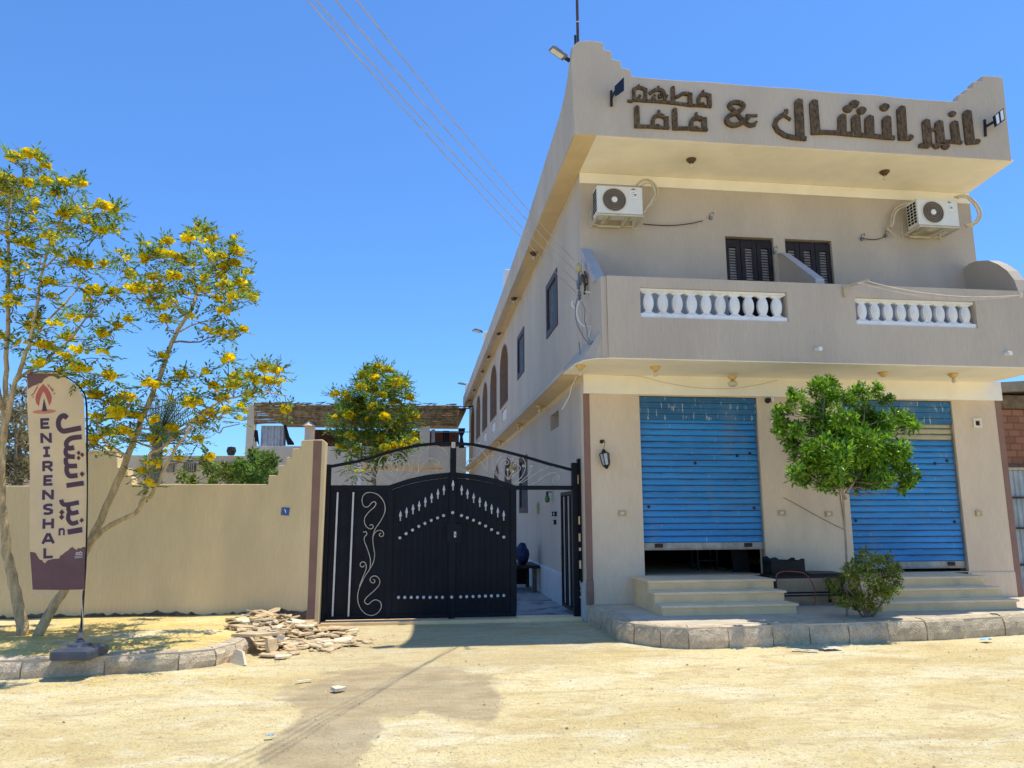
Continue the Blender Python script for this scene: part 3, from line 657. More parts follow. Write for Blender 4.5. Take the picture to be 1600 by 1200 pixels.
word([post(460,100,462,238,36), ([(58,220),(90,226),(118,212),(128,195)],20,1), ([(125,215),(240,222),(340,228),(440,238),(540,250),(640,264)],24), ([(640,262),(720,266),(805,274)],20),
      ([(112,222),(112,120)],28), ([(104,122),(128,112),(155,104),(190,112),(222,130)],24,1), ([(216,112),(216,222)],30), ([(155,78),(155,106)],14), ([(160,212),(152,190),(162,176),(172,186)],14,1),
      ([(250,158),(285,135),(325,122),(365,135),(385,170),(390,215)],26,1), ([(295,218),(285,190),(300,172)],24,1), ([(330,92),(332,122)],16), ([(362,160),(335,172),(340,192),(362,190)],14,1), ([(388,205),(404,190),(414,174)],16),
      ([(485,192),(520,176),(550,160),(590,162)],24,1), ([(612,158),(614,264)],36), ([(590,158),(630,168)],18),
      ([(690,258),(688,205),(705,175),(740,168),(775,178)],28,1), ([(782,166),(786,270)],34), ([(726,132),(728,168)],16), ([(735,262),(722,246),(708,258)],12,1)], [], A_)
word([post(138,275,142,452,46), ([(118,448),(200,450),(285,450)],28), ([(285,452),(282,400),(300,365),(340,352),(380,365)],34,1), ([(400,362),(404,458)],42), ([(335,305),(336,350)],20), ([(350,458),(325,436),(300,452)],14,1), ([(285,458),(360,462),(430,466)],20),
      post(474,298,480,472,46), ([(460,468),(540,468),(625,468)],28), ([(625,470),(622,420),(640,388),(680,376),(715,386)],36,1), ([(738,372),(742,478)],44), ([(668,328),(670,374)],20), ([(690,478),(664,456),(640,470)],14,1), ([(622,478),(700,480),(768,484)],20)], [], A_)
word([([(1195,430),(1150,441),(1105,415),(1060,370),(1005,310),(970,282),(966,255),(1000,238),(1050,240),(1086,262),(1076,296),(1020,330),(960,358),(936,392),(952,425),(1000,443),(1055,430),(1105,398),(1140,365)],34,1),
      ([(1112,352),(1212,354)],20), ([(1176,440),(1196,425),(1206,404)],18,1)], [], A_)
word([post(362,185,380,556,86), ([(440,562),(300,548),(225,528),(155,482),(125,428),(142,372),(185,338),(232,312)],[44]),
      ([(215,318),(250,350),(284,374)],24), ([(240,268),(240,312)],34),
      post(512,195,534,508,86), ([(488,502),(620,498),(760,505),(900,520),(1100,535),(1215,548),(1320,555)],40),
      post(795,338,798,500,82), post(930,345,940,512,88), post(1066,352,1072,530,88), post(1238,358,1246,545,86),
      post(1384,258,1400,560,84), ([(1362,560),(1480,562)],38)],
     [(855,265,48,37), (917,217,48,36), (990,283,45,36), (1220,250,45,36), (1475,552,30,28)], B_)
word([post(362,325,392,640,104), ([(275,632),(330,636),(400,640)],42), post(522,340,545,572,104), ([(418,430),(485,428)],34), ([(498,574),(600,578),(700,582),(812,592)],40), post(712,345,742,582,100),
      post(872,215,912,590,110), ([(868,598),(940,592),(1020,586)],40)],
     [(690,235,45,34), (497,633,48,36), (606,640,50,36), (998,577,38,28), (300,628,28,26)], C_)

# ------------------------------------------------------------------ air conditioners
def ac_unit(loc, label):
    t = thing('air_conditioner', label, 'air conditioner', loc, 'split air conditioner units on the balcony wall')
    W, H, D = .80, .50, .30; O = Vector(loc); mb = MB()
    bx = lambda m, a, b, c, d, e, f: m.box(O.x+a, O.x+b, O.y+c, O.y+d, O.z+e, O.z+f)
    bx(mb, 0, W, 0, D, 0, H); mb.build('casing', m_ac, t, bevel=.015)
    cx, cz, r = O.x+.30, O.z+.245, .222
    mb = MB(); mb.lathe([(r,-.003),(r,-.012),(r-.012,-.016),(r-.02,-.003)], (cx,O.y,cz), 40, 'y'); mb.build('fan_ring', m_ac, t)
    mb = MB(); mb.lathe([(0,-.001),(r-.004,-.001),(r-.004,-.006),(0,-.006)], (cx,O.y,cz), 40, 'y'); fn = mb.build('fan', m_fan, t)
    g = MB()
    for q in (.195,.165,.135,.105,.075):
        g.tube([(cx+q*math.cos(a*math.pi/20), O.y-.012, cz+q*math.sin(a*math.pi/20)) for a in range(41)], .0042, 5)
    g.build('grille', m_grille, fn)
    h = MB(); h.lathe([(0,-.03),(.035,-.028),(.052,-.02),(.052,-.008)], (cx,O.y,cz), 20, 'y'); h.build('hub', m_whitep, fn)
    l = MB(); bx(l, .585, .70, -.0025, -.0005, .29, .415); l.build('sticker', m_whitep, t)
    l = MB()
    for i in range(3): bx(l, .60, .66-.01*i, -.0045, -.003, .39-.035*i, .397-.035*i)
    bx(l, .655,.69,-.0045,-.003,.33,.37); l.build('sticker_print', m_lead, t)
    l = MB(); bx(l, .60,.68,-.0025,-.0005,.443,.452); l.ex([(O.x+.625,O.z+.456),(O.x+.655,O.z+.456),(O.x+.64,O.z+.478)],'y',O.y-.0025,O.y-.0005); l.build('badge', m_solar, t)
    s = MB()
    for i in range(7):
        for j in range(3): bx(s, -.006, -.0005, .04+.085*j, .10+.085*j, .06+.058*i, .10+.058*i)
    s.build('side_fins', m_dark, t)
    b = MB()
    for (a, c) in ((.0,.03),(W-.03,W)): bx(b, a, c, -.02, .48, -.05, -.02)
    for yy in (-.02,.44): bx(b, .031, W-.031, yy, yy+.03, -.048, -.022)
    for a in (.16,.52): bx(b, a, a+.05, .012, .435, -.046, -.002); bx(b, a+.07, a+.09, .012, .435, -.046, -.022)
    for a in (-.02, W-.06): bx(b, a, a+.03, .455, .479, -.08, .22)
    bx(b, .1, .5, .40, .43, -.085, -.055)
    b.build('bracket', m_brack, t)
    return t
ac1 = ac_unit((2.905, 11.52, 6.72), 'white air conditioner on the far left of the balcony wall near the side corner')
ac2 = ac_unit((8.80, 11.52, 6.79), 'white air conditioner under the eave above the rounded balcony end')
def pipe(name, px, Y, r, mat, label, cat, group=None, smooth=4):
    pts = [PY(x, y, Y) if not isinstance(Y, (list,tuple)) else PY(x, y, Y[i]) for i, (x, y) in enumerate(px)]
    mb = MB(); mb.tube(catmull(pts, smooth), r, 7); o = mb.build(name, mat, smooth=True); return tag(o, label, cat, group)
def pipes(name, lists, label, cat, mat=m_hose, r=.02):
    t = thing(name, label, cat, PY(*lists[0][0][0], 11.8))
    for px, Y in lists:
        pts = [PY(x, y, Y) for x, y in px]; mb = MB(); mb.tube(catmull(pts, 4), r, 7); mb.build('pipe', mat, t, smooth=True)
    return t
pipes('insulated_pipes', [([(995,289),(1003,282),(1014,281),(1025,291),(1027,303),(1020,316),(1006,329)],11.78), ([(1001,291),(1010,285),(1019,288),(1023,299),(1022,308),(1011,324),(1005,333)],11.72)],
      'loop of cream insulated pipes beside the air conditioner near the side corner', 'pipes')
pipes('insulated_pipes', [([(1492,308),(1506,305),(1520,312),(1531,326),(1532,340),(1524,350),(1510,354)],11.78), ([(1496,309),(1508,308),(1519,316),(1527,328),(1528,340),(1521,348),(1508,352)],11.72)],
      'loop of cream insulated pipes sticking out past the wall edge against the sky', 'pipes')
pipes('insulated_pipes', [([(1428,317),(1413,319),(1401,325),(1394,336),(1393,345),(1391,355),(1385,357)],11.9), ([(1428,320),(1414,323),(1403,328),(1397,338),(1396,348),(1392,356)],11.85), ([(1386,358),(1393,363),(1398,370)],11.9)],
      'cream insulated pipes bending down from the air conditioner into the wall', 'pipes')
pipe('drain_hose', [(1005,350),(1030,352),(1055,352),(1080,349),(1098,345)], 11.95, .009, m_wired, 'thin dark cable sagging from the left air conditioner to a wall stub', 'cable')
pipe('drain_hose', [(1346,372),(1358,374),(1370,374),(1380,371),(1384,368)], 11.95, .008, m_wired, 'short dark cable hanging between two stubs below the bent pipes', 'cable')
def stub(px, py, lab):
    p = PY(px, py, YF); t = thing('wall_stub', lab, 'conduit box', p, 'conduit stubs on the balcony wall')
    mb = MB(); mb.lathe([(.0,-.05),(.03,-.05),(.035,0),(0,.002)], p, 10, 'y'); mb.build('box', m_lead, t)
    mb = MB(); mb.tube([p+Vector((-.03,-.03,.0)), p+Vector((-.03,-.06,.06)), p+Vector((.03,-.06,.09)), p+Vector((.05,-.03,.06))], .006, 5); mb.build('wire_end', m_wired, t)
stub(1110, 341, 'grey conduit stub with a wire loop left of the louvred doors')
stub(1346, 374, 'small grey conduit stub right of the louvred doors')
stub(1383, 369, 'small grey conduit stub just below the bent cream pipes')
stub(1209.5, 394, 'small grey conduit stub between the two louvred doors')

# ------------------------------------------------------------------ lamps
def ceiling_lamp(p, mat, bulb, label, group, s=1., globe=False):
    t = thing('ceiling_lamp', label, 'lamp', p, group); p = Vector(p)
    mb = MB(); mb.lathe([(.0,0),(.085*s,-.002),(.08*s,-.02),(.055*s,-.05),(.03*s,-.075),(.0,-.078)], p, 16); mb.build('shade', mat, t, smooth=True)
    if globe:
        mb = MB(); mb.lathe([(0,-.079),(.05*s,-.085),(.085*s,-.12),(.075*s,-.16),(.03*s,-.18),(0,-.182)], p, 16); mb.build('globe', m_bulb, t, smooth=True)
    elif bulb:
        mb = MB(); mb.lathe([(.0,-.077),(.022*s,-.079),(.024*s,-.10),(.036*s,-.125),(.030*s,-.15),(.0,-.162)], p, 12); mb.build('bulb', m_bulb, t, smooth=True)
    return t
ceiling_lamp(PZ(1080,249,7.655), m_lamp_d, True, 'dark ceiling rose with bare bulb under the roof, above the louvred doors', 'bulb lamps under the roof')
ceiling_lamp(PZ(1382,268,7.655), m_lamp_d, True, 'dark ceiling rose with bare bulb under the roof, left of the right air conditioner', 'bulb lamps under the roof')
G2 = 'gold shell lamps under the balcony'
ceiling_lamp(PZ(907,571,4.010), m_lamp_g, True, 'gold shell lamp with bulb under the outermost corner of the balcony', G2, .95)
ceiling_lamp(PZ(1024,573,4.010), m_lamp_g, True, 'gold shell lamp with small bulb above the left end of the half-open shutter', G2)
ceiling_lamp(PZ(1144,583,4.010)-Vector((0,0,.05)), m_lamp_g, True, 'gold shell lamp with round glass globe hanging above the half-open shutter', G2, 1., True)
mb = MB(); 
ceiling_lamp(PZ(1380,582,4.010), m_lamp_g, False, 'gold shell lamp without a bulb above the small green tree', G2)
ceiling_lamp(PZ(1489,584,4.010), m_lamp_g, True, 'gold shell lamp with small bulb near the far end of the balcony soffit', G2)
e1 = None
for i, (px, py) in enumerate(((834,386),(803,455),(779,508),(763,549),(753,579),(740,606),(733,621))):
    p = PZ(px, py-3, 7.650); p.x = 2.53; p.y = PX(px, py-3, 2.53).y
    lab = 'small brass bulb lamp under the long side eave, one of a receding row'
    if e1 is None: e1 = ceiling_lamp(p, m_lamp_d, True, lab, 'bulb lamps in a row under the long side eave', 1.15)
    else: dup(e1, p)
e1 = None
for i, (px, py) in enumerate(((843,626),(811,663),(781,684),(765,703),(748,716))):
    p = Vector((2.54, PX(px, py-4, 2.54).y, 4.005)); lab = 'small gold shell lamp under the side ledge, one of a receding row'
    if e1 is None: e1 = ceiling_lamp(p, m_lamp_g, True, lab, 'shell lamps in a row under the long side ledge', 1.1)
    else: dup(e1, p)
# street style floodlight on the roof corner
def floodlight(p, q, label, w=.16, lens=True):
    t = thing('floodlight', label, 'floodlight', p, None); p, q = Vector(p), Vector(q); d = (q-p).normalized()
    mb = MB(); mb.bar(p, p+d*.10, .045); mb.build('arm', m_black2, t)
    mb = MB(); mb.bar(p+d*.09, q, w, .05); hd = mb.build('head', m_lead, t, bevel=.01)
    a = d.cross(Vector((0,0,1))).normalized(); b = a.cross(d).normalized(); L = (q-p).length
    mb = MB(); c = p+d*(.09+(L-.09)*.56)-b*.027; e = d*(L*.30); a2 = a*w*.36
    mb.add([c-e-a2, c+e-a2, c+e+a2, c-e+a2], [(0,1,2,3)]); mb.build('lens', m_glasswhite, hd)
    return t
floodlight(PX(890,95,2.34), PX(890,95,2.34)+Vector((-.34,-.16,.10)), 'grey street floodlight jutting from the tall front roof corner', .14)
for (px, py, lab) in ((749,516,'small floodlight on the parapet upstand halfway along the side roof'), (722,598,'small floodlight on the parapet upstand at the far roof end')):
    p = PX(px+5, py+3, 2.34); floodlight(p, p+Vector((-.36,-.12,.06)), lab, .32)
# solar lamps on the fascia
t = thing('solar_lamp', 'black solar panel lamp on an arm beside the leftmost sign letters', 'lamp', PY(955,160,YR), 'solar lamps at both ends of the sign')
mb = MB(); a = PY(955,142,YR-.03); b = PY(955.5,166,YR-.03); mb.bar(a, b, .035); mb.bar(PY(956,152,YR-.03), PY(961,143,YR-.25), .03); mb.build('arm', m_black2, t)
q = [PY(960,135,YR-.3), PY(974,121,YR-.22), PY(974,141,YR-.22), PY(961,150.5,YR-.3)]; n_ = Vector((.02,.025,.012))
mb = MB(); mb.prism(q, [v+n_ for v in q]); mb.build('panel', m_solar, t)
t = thing('solar_lamp', 'black framed solar lamp with two white light strips by the right fascia end', 'lamp', PY(1540,195,YR), 'solar lamps at both ends of the sign')
mb = MB(); mb.bar(PY(1538.5,187,YR-.03), PY(1540,213,YR-.03), .03); mb.bar(PY(1540,198,YR-.03), PY(1554,190,YR-.25), .035); mb.build('arm', m_black2, t)
q = [PY(1553,181,YR-.26), PY(1568,168.5,YR-.2), PY(1570,187,YR-.2), PY(1556,198,YR-.26)]
mb = MB(); mb.prism(q, [v+Vector((0,.03,0)) for v in q]); pn = mb.build('panel', m_solar, t)
for u0, u1 in ((.14,.42), (.62,.90)):
    f = lambda u, v: (q[0]*(1-u)+q[1]*u)*(1-v)+(q[3]*(1-u)+q[2]*u)*v
    mb = MB(); k = [f(u0,.08), f(u1,.08), f(u1,.9), f(u0,.9)]; mb.prism([v+Vector((0,-.006,0)) for v in k], [v+Vector((0,-.001,0)) for v in k]); mb.build('light_strip', m_glasswhite, pn)
# mast on the corner
p = PY(903,66,YR+.12); t = thing('roof_mast', 'thin dark metal mast standing on the tall roof corner', 'mast', p)
mb = MB(); mb.tube([p+Vector((0,0,-.05)), p+Vector((.0,0,1.25))], .024, 8); mb.build('pole', M('rusty_pole', (.075,.05,.05), .7, .3, 8), t)
mb = MB(); mb.tube([p+Vector((-.045,0,-.05)), p+Vector((-.045,0,.12))], .018, 8); mb.build('foot_peg', m_black2, t)
mb = MB(); mb.tube([p+Vector((.0,0,.355)), p+Vector((.0,0,.375))], .028, 8); mb.build('collar', m_silver, t)
# wall lantern
P0 = PY(940,690,YF); t = thing('wall_lantern', 'black iron lantern hanging crooked on the pillar left of the half-open shutter', 'lantern', P0)
mb = MB(); mb.lathe([(.0,-.02),(.03,-.02),(.035,0),(0,.001)], P0, 10, 'y'); mb.tube([P0, P0+Vector((.01,-.10,.02)), P0+Vector((.03,-.11,-.03))], .009, 6); mb.build('hook', m_black2, t)
c = PY(945.5,717,YF-.11); tilt = Matrix.Rotation(R(-9), 3, 'Y')
L_ = lambda x, y, z: c+tilt @ Vector((x,y,z))
mb = MB(); n = 6
def hexa(r, z): return [L_(r*math.cos(i*math.pi/3), r*math.sin(i*math.pi/3), z) for i in range(n)]
mb.tube([P0+Vector((.03,-.11,-.03)), L_(0,0,.16)], .004, 5); mb.prism(hexa(.045,.115), hexa(.02,.16)); mb.prism(hexa(.085,.09), hexa(.05,.114)); mb.prism(hexa(.055,-.12), hexa(.06,-.1)); mb.prism(hexa(.015,-.165), hexa(.05,-.121))
for i in range(n): mb.bar(hexa(.082,.09)[i], hexa(.06,-.1)[i], .012)
mb.build('cage', m_black2, t)
mb = MB(); mb.prism(hexa(.054,-.098), hexa(.074,.088)); mb.build('glass', m_bluegl, t)
# switch boxes, square lamps, camera, drain pipes
def wallbox(px, py, w, h, label, deep=True):
    p = PY(px, py, YF); t = thing('wall_socket', label, 'socket box', p, 'small boxes set in the shop pillars')
    mb = MB(); a = w/2; b = h/2; k = .028
    for bx in ((-a,-a+k,-b,b),(a-k,a,-b,b),(-a+k,a-k,b-k,b),(-a+k,a-k,-b,-b+k)): mb.box(p.x+bx[0],p.x+bx[1],YF-.03,YF-.0005,p.z+bx[2],p.z+bx[3])
    mb.build('frame', m_box if deep else m_boxw, t)
    mb = MB(); mb.box(p.x-a+k,p.x+a-k,YF-.014,YF-.0006,p.z-b+k,p.z+b-k); mb.build('cover', m_boxw if deep else m_stone, t)
    if not deep: mb = MB(); mb.box(p.x-.025,p.x+.03,YF-.028,YF-.0145,p.z-.04,p.z+.03); mb.build('lens', m_dark, t)
wallbox(972,802,.125,.095,'small gold framed socket on the pillar below the iron lantern')
wallbox(1221.5,801.5,.125,.095,'small gold framed socket on the middle pillar just right of the half-open shutter')
wallbox(1295,803,.125,.095,'small gold framed socket on the middle pillar, close to the closed shutter')
wallbox(1528.5,802.5,.115,.095,'small gold framed socket on the right end pillar')
wallbox(1211,656,.17,.17,'white square wall light on the middle pillar half hidden by leaves', False)
wallbox(1526,661,.155,.165,'white square wall light on the right end pillar', False)
p = PY(1199,626,YF); t = thing('security_camera', 'small dark dome camera on the middle pillar above the white wall light', 'camera', p)
mb = MB(); mb.lathe([(0,-.09),(.03,-.08),(.045,-.05),(.045,-.02),(.05,0),(0,.001)], p, 12, 'y'); mb.build('housing', m_black2, t, smooth=True)
mb = MB(); mb.box(p.x+.045,p.x+.10,YF-.06,YF-.001,p.z-.03,p.z+.05); mb.build('mount', m_boxw, t)
for px, py, lab in ((1277,545,'short white drain pipe poking from the balcony wall above the green tree'), (1572,552,'short white drain pipe poking from the balcony wall at its far end')):
    p = PY(px, py, YB); mb = MB(); mb.tube([p+Vector((-.02,.1,0)), p+Vector((.0,-.10,-.02))], .036, 12); 
    o = mb.build('drain_pipe', m_whitep); tag(o, lab, 'drain pipe', 'drain pipes of the balcony')
# thin conduit and hanging wires on the shop front
pipe('wall_cable', [(1224,777),(1250,791),(1275,805),(1300,818),(1322,829)], YF-.008, .005, m_brown, 'thin brown cable running diagonally down the middle pillar', 'cable')
pipe('wall_cable', [(1312,768),(1315,790),(1318,812),(1320,829)], YF-.012, .006, m_brown, 'thin brown cable dropping along the edge of the closed shutter', 'cable')
pipe('wall_cable', [(912,584),(960,586),(1000,588),(1040,598),(1090,606),(1140,607),(1180,602),(1215,594)], [YF-.035]*8, .005, m_rope, 'pale thin cable sagging along the cream band above the half-open shutter', 'cable')

# ------------------------------------------------------------------ overhead wires and the bracket at the corner
t = thing('cable_bracket', 'corner insulator bracket with tangled grey and white cables beside the balcony', 'cable bracket', PY(905,430,11.7))
mb = MB(); mb.box(2.60,2.68,11.55,11.9,5.55,5.62)
for px, py in ((903,420),(904,446),(905,462)): p = PY(px, py, 11.6); mb.lathe([(0,-.06),(.035,-.05),(.02,-.02),(.04,0),(.02,.03),(.035,.06),(0,.065)], p, 10)
mb.bar(PY(904,412,11.62), PY(905,470,11.62), .03); mb.build('insulator', m_lead, t)
mb = MB(); mb.lathe([(0,-.07),(.05,-.05),(.055,.03),(.03,.07),(0,.075)], PY(904,420,11.5), 12); mb.build('insulator', M('yellow_porcelain', (.55,.45,.2), .4, .1, 6), t)
def loose(px, Y, r, mat): mb = MB(); mb.tube(catmull([PY(x, y, Y) for x, y in px], 4), r, 5); mb.build('cable', mat, t)
loose([(913,424),(916,432),(919,440),(915,446),(914,455)], 11.55, .018, m_wired); loose([(910,428),(913,440),(914,452),(913,460)], 11.5, .02, m_wired); loose([(915,425),(918,435),(912,444)], 11.5, .012, m_brown)
loose([(914,456),(922,457),(931,466),(933,478),(930,485),(921,485)], 11.4, .012, m_whitep); loose([(895,470),(894,477),(899,483),(901,488)], 11.45, .011, m_whitep)
loose([(902,466),(899,480),(900,500),(907,518),(915,531),(922,536)], 11.42, .010, m_lead); loose([(905,470),(901,485),(904,500),(912,509),(925,510)], 11.4, .010, m_whitep)
loose([(909,472),(914,485),(913,500),(917,515),(918,528),(925,535)], 11.38, .009, m_lead); loose([(925,490),(925,505),(922,518),(918,528)], 11.38, .008, m_whitep)
loose([(905,535),(906,550),(906,566)], 11.3, .010, m_lead); loose([(906,575),(900,590),(893,605),(889,620),(878,640)], 12.1, .006, m_whitep); loose([(935,470),(944,495),(943,515),(934,535)], 10.9, .006, m_whitep)
mb = MB(); p = PY(926,536,10.9); mb.box(p.x-.08,p.x+.06,p.y-.03,p.y+.03,p.z-.02,p.z+.03); mb.build('junction', m_lead, t)
S0 = Vector((.72, 9.81)); S1 = Vector((-1.15, 5.58)); SX, SY = SUN.x/SUN.z, SUN.y/SUN.z
for i, (x0, (x1, y1)) in enumerate(((478,(900,457)), (491,(902,442)), (522,(902,426)), (555,(897,407)))):
    d = ray(x0, -2); best = None
    for k in range(40, 2000):
        s = k*.01; P = EYE+d*s
        if P.z < 3: continue
        q = Vector((P.x-SX*P.z, P.y-SY*P.z))-S0-Vector((.15*(i-1.5), 0)); c = abs(q.x*(S1-S0).y-q.y*(S1-S0).x)
        if best is None or c < best[0]: best = (c, P)
    P = best[1]; Q = PY(x1, y1, 11.62); ext = P+(P-Q)*.9; pts = []
    for k in range(25):
        u = k/24*1.9; v = Q.lerp(P, u); sag = .9*(u*(u-1.9)); pts.append(v+Vector((0,0,0.25*sag - 0.25*(1*(1-1.9))*.9*u)))
    mb = MB(); mb.tube(pts, .0045, 5)
    o = mb.build('overhead_wire', m_wire); tag(o, 'thin overhead electric wire crossing the sky down to the building corner', 'wire', 'overhead electric wires')

# clothes line on the balcony
t = thing('clothes_line', 'wooden bracket with three pale cords strung along the balcony front', 'clothes line', PY(1340,445,YB))
mb = MB(); mb.bar(PY(1318,449,YB-.03), PY(1357,438,YB-.35), .04, .03); mb.bar(PY(1319,448,YB-.02), PY(1320,464,YB-.02), .04, .03); mb.build('bracket', m_wood, t)
for a, sag in (((1353,439),14), ((1340,442),16), ((1346,441),20)):
    mb = MB(); A = PY(*a, YB-.3); Bq = PY(1594,461,YB-.35)
    mb.tube([A.lerp(Bq, u/12)-Vector((0,0,4*(sag*.0085)*u/12*(1-u/12))) for u in range(13)], .007, 5); mb.build('cord', m_rope, t)
mb = MB(); p = PY(1594,461,YB-.33); mb.lathe([(0,-.05),(.03,-.04),(.04,0),(.03,.04),(0,.05)], p, 8); mb.build('knot', m_rope, t)

# ------------------------------------------------------------------ stone steps
def steps(x0, x1, label, flare):
    t = thing('stone_steps', label, 'steps', ((x0+x1)/2, 11.2, .262), 'shop door steps')
    for i, (yf, z) in enumerate(((11.12,.70),(10.82,.555),(10.50,.405))):
        d = .03+i*.012*flare
        mb = MB(); mb.box(x0+.02, x1-.03+d, yf+.03, YF-.001 if i == 0 else ((11.12,10.82,10.5)[i-1]+.03)-.002, .255, z-.036); mb.build('riser', m_stone, t)
        mb = MB(); mb.box(x0, x1+d, yf, (YF+.02 if i == 0 else (11.12,10.82)[i-1]+.029), z-.034, z); mb.build('tread', m_stonetop, t, bevel=.006)
    return t
steps(3.44, 5.45, 'three pale stone steps up to the half-open blue shutter', 1)
steps(6.80, 9.0, 'three pale stone steps up to the closed blue shutter', 0)

# ------------------------------------------------------------------ bench with crate and hose between the steps
t = thing('metal_bench', 'dark metal bench frame between the two flights of steps', 'bench', (6.0, 11.6, .262))
zt = .70; mb = MB()
for y in (11.35, 11.75): mb.bar((5.52,y,zt),(6.75,y,zt),.035); mb.bar((5.55,y,.42),(6.75,y,.42),.025)
for x in (5.58, 6.70):
    mb.bar((x,11.35,zt-.02),(x,11.75,zt-.02),.03)
    for y in (11.35,11.75): mb.bar((x,y,.262),(x,y,zt),.035)
mb.build('frame', m_black2, t)
mb = MB(); mb.box(5.52,6.78,11.36,11.74,zt+.018,zt+.035); mb.build('top', M('rusty_brown_sheet', (.035,.022,.018), .7, .4, 6), t)
t = thing('plastic_crate', 'black plastic crate with raised corners on the dark bench', 'crate', (5.85, 11.6, zt+.036))
mb = MB(); a, b, c, d = 5.56, 6.12, 11.40, 11.72; z0, z1 = zt+.036, zt+.25
mb.box(a, b, c, d, z0, z0+.015)
prof = [(a,z0+.016),(b,z0+.016),(b,z1+.03),(b-.05,z1+.035),(b-.12,z1-.0),(a+.15,z1+.01),(a+.08,z1+.06),(a,z1+.05)]
mb.ex(prof, 'y', c, c+.012); mb.ex(prof, 'y', d-.012, d); mb.ex([(c+.013,z0+.016),(d-.013,z0+.016),(d-.013,z1),(c+.013,z1)], 'x', a, a+.012); mb.ex([(c+.013,z0+.016),(d-.013,z0+.016),(d-.013,z1),(c+.013,z1)], 'x', b-.012, b)
for k in range(5): mb.box(a+.01, b-.01, c-.008, c-.0005, z0+.03+.042*k, z0+.048+.042*k)
mb.build('tub', m_crate, t)
t = thing('flat_board', 'dark thin board lying on the bench beside the crate', 'board', (6.45,11.55,zt+.04)); mb = MB(); mb.prism([(6.18,11.38,zt+.037),(6.75,11.38,zt+.037),(6.75,11.7,zt+.037),(6.2,11.7,zt+.037)], [(6.18,11.38,zt+.052),(6.75,11.38,zt+.052),(6.75,11.7,zt+.06),(6.2,11.7,zt+.075)]); mb.build('sheet', m_black2, t)
pipe('garden_hose', [(1214,907),(1213,899),(1222,893),(1240,893),(1257,896),(1266,906),(1272,918),(1274,932),(1273,946)], 11.3, .008, m_red, 'red hose looped over the dark bench and hanging down', 'hose')

# ------------------------------------------------------------------ boundary wall with stepped ends
YW = 12.1
wp = [(-14,759),(20,759),(47,759),(62,745),(62,731),(78,730),(78,716),(92,715),(92,703),(182,703),(183,716),(184,730),(199,731),(200,744),(206,745),(206,756.5),(419,756.5),(420,742.5),(434.5,742),(435,727.5),(447,726),(448,714.5),(456,714),(457,701),(470,700),(471,688),(490,687),(504,686.5)]
out = [(PY(x, y, YW).x, PY(x, y, YW).z) for x, y in wp]; zl = out[2][1]
out[0] = (-14, zl); out[1] = (-7, zl)
W_ = thing('boundary_wall', 'beige plastered boundary wall with stepped tops beside the black gate', 'wall', (-5, 12.2, 0))
mb = MB(); mb.ex([(-14,0)]+out+[(-1.50,2.84),(-1.50,0)], 'y', YW, YW+.24); mb.build('masonry', m_wall, W_, bevel=.01)
mb = MB(); mb.ex([(PY(480,964,YW).x,.05),(PY(491.6,962,YW).x,.05),(PY(503,695,YW).x,2.80),(PY(503,688,YW).x,2.862),(PY(490,688,YW).x,2.865)], 'y', YW-.006, YW-.0005); mb.build('brown_stripe', m_brown, W_)
mb = MB(); rr = random.Random(4); xs = [-9+i*.055 for i in range(134)]  # darker ragged strip along the foot of the wall
top = [(x, .20+.03*abs(math.sin(x*2.1)+.5*math.sin(x*5.3))+rr.uniform(.0,.045)) for x in xs]; mb.ex([(-9,.1)]+top+[(xs[-1],.1)], 'y', YW-.012, YW-.0006); mb.build('footing_strip', M('dark_footing', (.14,.11,.075), .95, .4, 12, .6, 30), W_)
p = PY(446,799,YW); t = thing('number_plate', 'small blue house number plate on the boundary wall', 'number plate', p)
q = [(-.058,.062),(.066,.056),(.054,-.066),(-.064,-.058)]; mb = MB(); mb.ex([(p.x+a, p.z+b) for a, b in q], 'y', YW-.012, YW-.0007); mb.build('plate', m_plate, t)
mb = MB(); mb.ribbon([(-.020,.030),(-.006,.022),(.004,.004),(.010,-.026)], [.008,.014,.013,.006], lambda x, y, d: Vector((p.x+x, YW-.0125-d, p.z+y)), .002); mb.build('numeral', m_whitep, t)

# ------------------------------------------------------------------ the black gate
YG = 12.35
GT = thing('metal_gate', 'black sheet-metal double gate with silver spears and an arched scrollwork top', 'gate', (.5, YG, 0))
gp = lambda x, y, Y=YG: PY(x, y, Y)
g1 = lambda x, y: (480+x/3.871, 680+y/3.871)
g2 = lambda x, y: (690+x/3.871, 680+y/3.871)
g3 = lambda x, y: (500+x/7.273, 680+y/7.273)
XC = gp(707,800).x
mb = MB(); zA = .06
XL = -1.46; XR = gp(898,800).x; zR = 2.13
mb.box(XL-.05, XL+.03, YG-.05, YG+.05, .0, 2.50); rf = MB(); rf.box(XR-.045, XR+.05, YG-.05, YG+.05, .0, 2.55)
jm = MB(); jm.box(XR+.06, XR+.13, YG-.03, YG+.08, .0, 2.62); jm.build('jamb_post', m_black, GT, bevel=.006)
xl, xr = gp(609.5,850).x, gp(800,850).x
mb.box(XL+.031, xl-.03, YG-.03, YG+.03, zR-.035, zR+.035); rf.box(xr+.03, XR-.046, YG-.03, YG+.03, zR-.035, zR+.035); rf.build('frame', m_black, GT, bevel=.006)
mb.box(XL+.031, xl-.03, YG-.03, YG+.03, .06, .13)
frame = mb.build('frame', m_black, GT, bevel=.006)
arch = [(511,730),(540,724.5),(569,718.5),(609,706.5),(645,697.5),(679,693.5),(707,693),(739,695),(767.5,700.5),(819,713.5),(858,725),(897,735)]
pts = catmull([gp(*a) for a in arch], 3); mb = MB(); 
